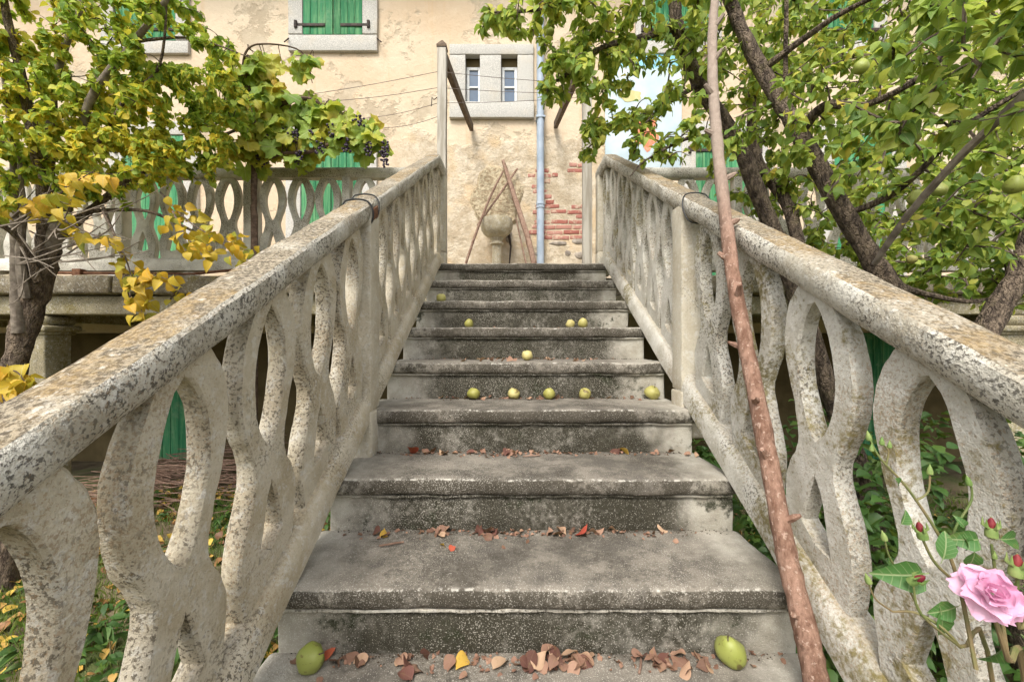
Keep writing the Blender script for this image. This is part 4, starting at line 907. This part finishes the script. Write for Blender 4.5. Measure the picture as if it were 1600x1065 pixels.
for px, k, back, r, kd, lb in falls:
    if k >= 5: p = on_tread(px, k, .17, r)
    elif k == 4: p = on_tread(px, k, .12, r)
    else: p = on_tread(px, k, back, r)
    rot = (fr_.uniform(-.5, .5), fr_.uniform(-.5, .5), fr_.uniform(0, 6)) if not kd else ((1.0, .3, .9) if px < 800 else (.25, -.45, .3))
    pear(p, r, kd, rot, lb, 'fallen pears on the stairs')
hang = [(1420, 215, 1.35, .037, 'large spotted pear hanging in the middle of the right tree'), (1468, 297, 1.5, .030, 'pear hanging just right of the thick grey branch'), (1433, 310, 1.5, .032, 'pear hanging left of the grey branch crossing'), (1425, 405, 1.9, .026, 'lowest pear of the tree, above the right handrail'), (1327, 164, 1.75, .026, 'yellowish pear beside the forked branch of the right trunk'),
        (1276, 130, 1.8, .030, 'pear half hidden in leaves beside the right trunk'), (900, 100, 2.1, .030, 'right one of two pears hanging close together near the downpipe'), (890, 108, 2.1, .026, 'left one of two pears hanging close together near the downpipe'), (1015, 172, 2.2, .030, 'pear hanging in front of the pale blue board'), (1345, 105, 1.6, .034, 'pear under the yellow leaf cluster at upper right'), (1585, 290, 1.3, .032, 'pear close to the right picture edge'), (860, 50, 2.1, .026, 'small pear hanging above the slit windows')]
for px, py, d, r, lb in hang: pear(P(px, py, d), r * .8, 1 if px != 1425 else 0, (fr_.uniform(-.4, .4), fr_.uniform(-.4, .4), fr_.uniform(0, 6)), lb, 'pears on the tree')

# ------------------------------------------------------------------ fallen leaves on the stairs
fm = {}
def fallen(px, k, off, size, colr, lift=.0, where=None):
    key = (colr, fr_.randint(0, 3))
    if key not in fm:
        b = MB(); b.v, b.f = [(x - .5, y, z + .12) for x, y, z in LEAF['fall'][key[1]][0]], LEAF['fall'][key[1]][1]; fm[key] = b.mesh('fallen_leaf', M['fall_' + colr], True, 0)
    d = dk(k + 1) + .016 - off; o = link('fallen_leaf', fm[key]); o.location = ((px - 800) / F * d, d, zk(k) + .004 + lift + size * .05); o.scale = (size,) * 3
    o.rotation_euler = (fr_.uniform(-.7, .7) + (math.pi if fr_.random() < .4 else 0), fr_.uniform(-.4, .4), fr_.uniform(0, 6.28))
    word = {'brown': 'dry brown', 'tan': 'pale tan', 'red': 'red', 'gold': 'golden yellow', 'dark': 'dark curled'}[colr]; wh = {0: 'the lowest tread in view', 1: 'the second lowest tread', 2: 'the third lowest tread', 3: 'the tread with five pears', 4: 'the tread above the five pears'}[k]
    wh += ', near its left end' if px < 640 else ', left of its middle' if px < 770 else ', near its middle' if px < 900 else ', towards its right end'
    tag(o, f'{word} leaf {where}' if where else f'{word} leaf lying on {wh}', 'leaf', 'fallen leaves on the stairs')
def pick(): return fr_.choice(['brown', 'brown', 'brown', 'tan', 'tan', 'dark'])
for cx, sp, n in ((560, 12, 5), (628, 10, 6), (655, 8, 3), (865, 30, 20), (905, 16, 7), (1022, 16, 9), (1062, 14, 7), (1098, 10, 4), (760, 60, 5)):
    for _ in range(n): fallen(fr_.gauss(cx, sp), 0, abs(fr_.gauss(.025, .02)) + .012, fr_.uniform(.02, .045), pick(), fr_.uniform(0, .02 if n > 8 else .005), 'in the big heap at the middle of the lowest tread' if 830 < cx < 950 else 'in the heap just left of the large green pear' if cx > 950 else 'near the yellow green pear on the lowest tread' if cx < 700 else None)
fallen(722, 0, .035, .045, 'gold'); fallen(507, 0, .012, .05, 'red', .004); fallen(782, 0, .04, .05, 'tan')
for cx, sp, n in ((690, 8, 4), (620, 15, 3), (760, 14, 5), (860, 28, 7), (800, 90, 8), (1050, 20, 2)):
    for _ in range(n): fallen(fr_.gauss(cx, sp), 1, abs(fr_.gauss(.02, .015)) + .012, fr_.uniform(.018, .042), pick(), fr_.uniform(0, .006))
fallen(907, 1, .03, .055, 'red', .006); fallen(602, 1, .035, .04, 'gold'); fallen(694, 1, .11, .03, 'gold'); fallen(706, 1, .13, .025, 'red')
for cx, sp, n in ((660, 14, 4), (730, 25, 6), (775, 18, 8), (830, 20, 6), (960, 60, 5)):
    for _ in range(n): fallen(fr_.gauss(cx, sp), 2, abs(fr_.gauss(.02, .015)) + .012, fr_.uniform(.018, .042), pick(), fr_.uniform(0, .006))
fallen(643, 2, .03, .06, 'red', .008); fallen(975, 2, .02, .05, 'gold'); fallen(960, 2, .02, .05, 'dark')
for cx, sp, n in ((800, 90, 9), (700, 30, 3), (960, 30, 3)):
    for _ in range(n): fallen(fr_.gauss(cx, sp), 3, abs(fr_.gauss(.01, .01)) + .012, fr_.uniform(.02, .035), pick())
for cx, sp, n in ((770, 30, 7), (850, 40, 5), (905, 12, 2)):
    for _ in range(n): fallen(fr_.gauss(cx, sp), 4, .2 + fr_.uniform(-.05, .05), fr_.uniform(.025, .04), pick())
for (px, k, off, L, a) in ((830, 2, .07, .06, .15), (612, 1, .1, .07, .3), (1000, 0, .04, .06, 1.2)):
    d = dk(k + 1) + .016 - off; p = Vector(((px - 800) / F * d, d, zk(k) + .005)); q = Vector((math.cos(a), math.sin(a), .02)) * L * .5
    tag(MB().tube(smooth_path([p - q, p + Vector((0, -.006, .003)), p + q], 4), .003, 6, .3).build('twig', M['stick']), {2: 'short twig lying on the third lowest tread', 1: 'curved thin twig lying on the second lowest tread', 0: 'thin twig among leaves on the lowest tread'}[k], 'twig')

# ------------------------------------------------------------------ rose bush, near right
ro = thing('rose_bush', 'rose bush with one pink bloom and red buds at the right edge', 'rose', (P(1680, 1500, .62).x, .62, 0))
RD = .47; rq = random.Random(6)
rbase = Vector((P(1680, 1500, .62).x, .62, .0))
def stem(pts, rad): own(MB().tube(smooth_path(pts, 5), lerp_list(rad, (len(pts) - 1) * 5 + 1), 7, .1).build('stem', M['stem']), ro)
stem([rbase, P(1610, 1150, .52), P(1575, 1030, RD), P(1552, 960, RD)], [.004, .0035, .003, .002])
stem([rbase, P(1560, 1120, .52), P(1500, 1010, RD + .01), P(1440, 960, RD + .02), P(1395, 955, RD + .03)], [.003, .0025, .002, .0016, .0012])
stem([P(1525, 1045, RD), P(1500, 920, RD + .02), P(1475, 850, RD + .03), P(1420, 765, RD + .04), P(1375, 715, RD + .05), P(1357, 680, RD + .06)], [.0022, .002, .0018, .0015, .0012, .0009])
stem([P(1385, 725, RD + .05), P(1388, 705, RD + .05), P(1378, 692, RD + .05)], [.0011, .001, .0008])
stem([P(1500, 915, RD + .02), P(1462, 880, RD + .02), P(1443, 845, RD + .02), P(1440, 838, RD + .02)], [.0018, .0016, .0014, .0012])
stem([P(1480, 860, RD + .03), P(1495, 820, RD + .03), P(1518, 780, RD + .03), P(1514, 745, RD + .03)], [.0016, .0013, .0012, .001])
stem([P(1430, 782, RD + .04), P(1450, 768, RD + .04), P(1453, 735, RD + .04)], [.0013, .0011, .001])
stem([P(1440, 960, RD + .02), P(1420, 920, RD + .02), P(1390, 870, RD + .02), P(1382, 838, RD + .02)], [.0014, .0012, .001, .0009])
stem([P(1395, 955, RD + .03), P(1368, 935, RD + .03), P(1356, 907, RD + .03)], [.0012, .001, .0009])
stem([rbase, P(1640, 1100, .5), P(1592, 980, RD), P(1590, 900, RD - .01)], [.003, .0025, .002, .0016])
stem([P(1575, 1030, RD), P(1556, 900, RD + .02), P(1549, 850, RD + .02)], [.002, .0016, .0014])
stem([P(1500, 1010, RD + .01), P(1440, 960, RD), P(1428, 920, RD), P(1430, 908, RD)], [.0016, .0014, .0012, .001])
def bud(px, py, d, s, red, tilt=(0, 0, 1)):
    s *= .82; b = MB(); p = P(px, py, d); ax = Vector(tilt).normalized(); pts = [p + ax * s * z for z in (-1, -.75, -.3, .2, .7, 1.1, 1.6)]; b.tube(pts, [s * q for q in (.2, .6, .62, .55, .38, .2, .02)], 10)
    o = own(b.build('bud', M['bud']), ro)
    if red:
        b = MB(); b.tube([p + ax * s * z for z in (-.1, .3, .8, 1.3, 1.55)], [s * q for q in (.36, .50, .44, .24, .03)], 10); b.build('bud_petals', M['bud_red'], o)
        sp = MB()
        for j in range(5):
            a = 2 * math.pi * j / 5; u = ax.orthogonal().normalized(); v_ = ax.cross(u); q = u * math.cos(a) + v_ * math.sin(a); sp.tube([p, p + q * s * .72 + ax * s * .5, p + q * s * .75 + ax * s * 1.4], [s * .25, s * .2, s * .02], 5)
        sp.build('sepals', M['bud'], o)
for q in ((1440, 832, RD + .02, .011, 1, (-.3, 0, 1)), (1549, 828, RD + .02, .012, 1, (0, 0, 1)), (1430, 906, RD, .010, 1, (.3, -.6, .7)), (1588, 888, RD - .01, .013, 1, (.1, 0, 1)), (1357, 682, RD + .06, .0065, 0, (-.2, 0, 1)), (1378, 690, RD + .05, .0055, 0), (1390, 695, RD + .05, .005, 0), (1362, 700, RD + .055, .005, 0), (1453, 735, RD + .04, .0065, 0), (1513, 752, RD + .03, .0065, 0, (-.3, 0, 1)), (1381, 838, RD + .02, .0065, 0, (-.3, 0, 1)), (1356, 905, RD + .03, .007, 0, (-.4, 0, 1)), (1554, 868, RD + .02, .005, 0)): bud(*q)
recs = []
for px, py, dx, dz, s in ((1405, 822, .5, .8, .03), (1452, 895, -1, -.05, .075), (1470, 880, .3, 1, .05), (1468, 945, .15, -1, .055), (1535, 842, -1, 0, .05), (1555, 842, 1, .05, .045), (1522, 855, -.1, -1, .04), (1500, 945, -1, -.3, .05), (1505, 835, .4, -.8, .03), (1508, 825, -.4, .6, .022), (1595, 990, .6, -.4, .06), (1395, 745, .6, -.5, .02), (1570, 1000, -.5, -.9, .05)):
    recs.append((P(px, py, RD + .015), Vector((dx, -.12, dz)).normalized(), Vector((rq.uniform(-.3, .3), -1, .3)).normalized(), s * .7, rq.randint(0, 3)))
place_leaves(recs, 'pear', M['leaf_rose'], ro, 300)
rc = P(1552, 926, RD - .02); face = Vector((-.35, -.75, .5)).normalized(); fu = face.orthogonal().normalized(); fv = face.cross(fu)
for ring, (npet, rad, cup, sz) in enumerate(((6, .022, .0, .0195), (5, .017, .35, .018), (5, .012, .7, .0155), (3, .007, 1.05, .012), (2, .003, 1.4, .009))):
    for j in range(npet):
        a = 2 * math.pi * (j + .5 * (ring % 2)) / npet + rq.uniform(-.2, .2); od = fu * math.cos(a) + fv * math.sin(a); cu = cup + rq.uniform(-.18, .18)
        lo = od * math.cos(cu) + face * math.sin(cu); sd = face.cross(od); nn = lo.cross(sd); b = MB(); G = 6; base = rc + od * rad * .25 + face * (-.010 + ring * .003)
        for i in range(G + 1):
            t = i / G; ww = sz * (math.sin(math.pi * min(t * .82 + .10, 1)) ** .6) * .78
            for q in range(G + 1):
                s_ = q / G * 2 - 1; bend = -t * t * .25 * sz * (1.2 if ring < 2 else -.3) + (s_ * s_) * .32 * sz * (1 if ring > 0 else .5)
                p = base + lo * (sz * 1.3 * t) * (1 - .10 * s_ * s_ + .07 * math.sin(6 * s_ + j * 1.7)) + nn * (.10 * sz * t * t * math.sin(5.5 * s_ + j * 2.3)) + sd * (ww * s_) - nn * bend * -1 + rv(rq) * .0006; b.v.append(tuple(p))
        for i in range(G):
            for q in range(G): k = i * (G + 1) + q; b.f.append((k, k + 1, k + G + 2, k + G + 1))
        own(b.build('petal', M['petal']), ro)

# ------------------------------------------------------------------ undergrowth: grass, weeds, litter, brush
def scatter(n, x0, x1, y0, y1, r, keep=None):
    out = []
    while len(out) < n:
        x, y = r.uniform(x0, x1), r.uniform(y0, y1)
        if not (XSL - .18 < x < XSR + .18 and -.9 < y < 3.5) and (not keep or keep(x, y)): out.append((x, y))
    return out
ru = random.Random(77); gb = MB()
dens = lambda x, y: mnoise.noise(Vector((x * 1.3, y * 1.3, 9))) + .25 > ru.uniform(-.2, .5)
for x, y in scatter(16000, -4.5, -.7, 1.2, 4.6, ru, dens) + scatter(7000, .85, 5, 1.2, 4.6, ru, dens):
    h = ru.uniform(.025, .075); a = ru.uniform(0, 6.28); o = len(gb.v); z = gz(x, y); c, s_ = math.cos(a) * .003, math.sin(a) * .003; lx, ly = ru.uniform(-.5, .5) * h, ru.uniform(-.5, .5) * h
    gb.v += [(x - c, y - s_, z - .004), (x + c, y + s_, z - .004), (x + lx * .4 + c * .7, y + ly * .4 + s_ * .7, z + h * .6), (x + lx, y + ly, z + h)]; gb.f += [(o, o + 1, o + 2), (o, o + 2, o + 3)]
tag(gb.build('grass', M['grass'], None, False), 'short patchy grass on the garden floor beside the stairs', 'grass', None, 'stuff')
def stuff_leaves(name, recs, kind, mat, label, cat):
    b = MB()
    for (p, d, n, s, va) in recs:
        m3 = frame(d, n) * s; v, f = LEAF[kind][va % 4]; o_ = len(b.v); b.v.extend([tuple(p + m3 @ Vector(q)) for q in v]); b.f.extend([tuple(o_ + i for i in q) for q in f])
    return tag(b.build(name, M[mat]), label, cat, None, 'stuff')
recs = []
for x, y in scatter(1700, -4.5, -.68, 1.2, 4.8, ru) + scatter(350, .85, 4, 1.2, 4.8, ru): recs.append((Vector((x, y, gz(x, y) + ru.uniform(.012, .035))), Vector((ru.uniform(-1, 1), ru.uniform(-1, 1), ru.uniform(-.25, .25))).normalized(), (Vector((0, 0, 1)) + rv(ru) * .5).normalized(), ru.uniform(.045, .08), ru.randint(0, 3)))
stuff_leaves('leaf_litter', recs, 'fall', 'litter', 'yellow and brown fallen leaves strewn over the garden floor', 'leaf litter')
def weeds(n, x0, x1, y0, y1, h, seed, dens_=None):
    r = random.Random(seed); out = []; stems = MB()
    for x, y in scatter(n, x0, x1, y0, y1, r, dens_):
        hh = h * r.uniform(.5, 1.1); z = gz(x, y); top = Vector((x + r.uniform(-.3, .3) * hh, y + r.uniform(-.3, .3) * hh, z + hh)); bs = Vector((x, y, z - .01)); stems.tube([bs, bs.lerp(top, .5) + rv(r) * .02, top], [.003, .0025, .001], 4)
        for j in range(int(8 + hh * 26)):
            f = r.uniform(.15, 1); p = bs.lerp(top, f); a = r.uniform(0, 6.28); out.append((p, Vector((math.cos(a), math.sin(a), r.uniform(-.3, .5))).normalized(), (Vector((0, -.3, 1)) + rv(r) * .5).normalized(), r.uniform(.05, .09), r.randint(0, 3)))
    return out, stems
o1, s1 = weeds(70, -2.3, -.75, 1.35, 2.3, .26, 5); o2, s2 = weeds(46, -4, -1, 2.3, 4.2, .14, 6)
ol = stuff_leaves('weed_patch', o1 + o2, 'narrow', 'leaf_bush', 'low green nettles growing at the foot of the left balustrade', 'weeds'); s1.v += [] ; own(s1.build('weed_stems', M['stem']), ol)['kind'] = 'stuff'
o1, s1 = weeds(150, .9, 3.2, 1.3, 3.2, .55, 15); o2, s2 = weeds(110, 1.15, 2.7, 1.7, 2.9, 1.25, 16)
ol = stuff_leaves('shrubbery', o1 + o2, 'pear', 'leaf_bush', 'dark green undergrowth behind the right balustrade', 'shrubs'); own(s1.build('shrub_stems', M['stem']), ol)['kind'] = 'stuff'
br = MB()
for i in range(420):
    x = ru.uniform(-4.4, -1.9); y = ru.uniform(3.9, 5.3); z = ru.uniform(.02, .5) * (1 - abs(x + 3.1) / 2.2); a = ru.gauss(0, .5); L = ru.uniform(.3, .8); p = Vector((x, y, max(z, .02))); q = Vector((math.cos(a), math.sin(a) * .6, ru.uniform(-.12, .12))) * L * .5
    br.tube([p - q, p + rv(ru) * .03, p + q], [.004, .005, .003], 4)
tag(br.build('brush_pile', M['stick']), 'heap of dry brown twigs under the left half of the terrace', 'brush', None, 'stuff')

# dirt gathered where treads meet risers
db = MB(); rd_ = random.Random(19)
for k in range(0, 6):
    for _ in range(520 if k < 4 else 200):
        x = rd_.uniform(XSL + .03, XSR - .03); off = abs(rd_.gauss(0, .014)); d = dk(k + 1) + .014 - off
        if mnoise.noise(Vector((x * 5, k * 3.1, 1))) < rd_.uniform(-.5, .25): continue
        r = rd_.uniform(.0008, .0032); c = Vector((x, d, zk(k) + r * .4)); o_ = len(db.v)
        db.v += [tuple(c + Vector(q) * r * rd_.uniform(.7, 1.3)) for q in ((1, 0, 0), (-1, 0, 0), (0, 1, 0), (0, -1, 0), (0, 0, .9), (0, 0, -.9))]
        db.f += [tuple(o_ + i for i in f) for f in ((0, 2, 4), (2, 1, 4), (1, 3, 4), (3, 0, 4), (2, 0, 5), (1, 2, 5), (3, 1, 5), (0, 3, 5))]
tag(db.build('dirt_crumbs', simple('dark_soil', (.03, .025, .015), (.08, .06, .04), 90, 1), None, False), 'dark soil crumbs gathered along the backs of the treads', 'dirt', None, 'stuff')

# crumbled leaf bits along the risers
recs = []
for k in range(0, 6):
    for _ in range(130 if k < 3 else 60):
        x = rd_.gauss(.02, .27) if rd_.random() < .7 else rd_.uniform(XSL + .05, XSR - .05); off = abs(rd_.gauss(.004, .03)) + .004
        if not XSL + .03 < x < XSR - .03: continue
        recs.append((Vector((x, dk(k + 1) + .014 - off, zk(k) + .004)), Vector((rd_.uniform(-1, 1), rd_.uniform(-1, 1), rd_.uniform(-.2, .3))).normalized(), (Vector((0, 0, 1)) + rv(rd_) * .7).normalized(), rd_.uniform(.006, .02), rd_.randint(0, 3)))
stuff_leaves('leaf_crumbs', recs, 'fall', 'fall_brown', 'tiny brown leaf crumbs scattered along the backs of the treads', 'leaf crumbs')
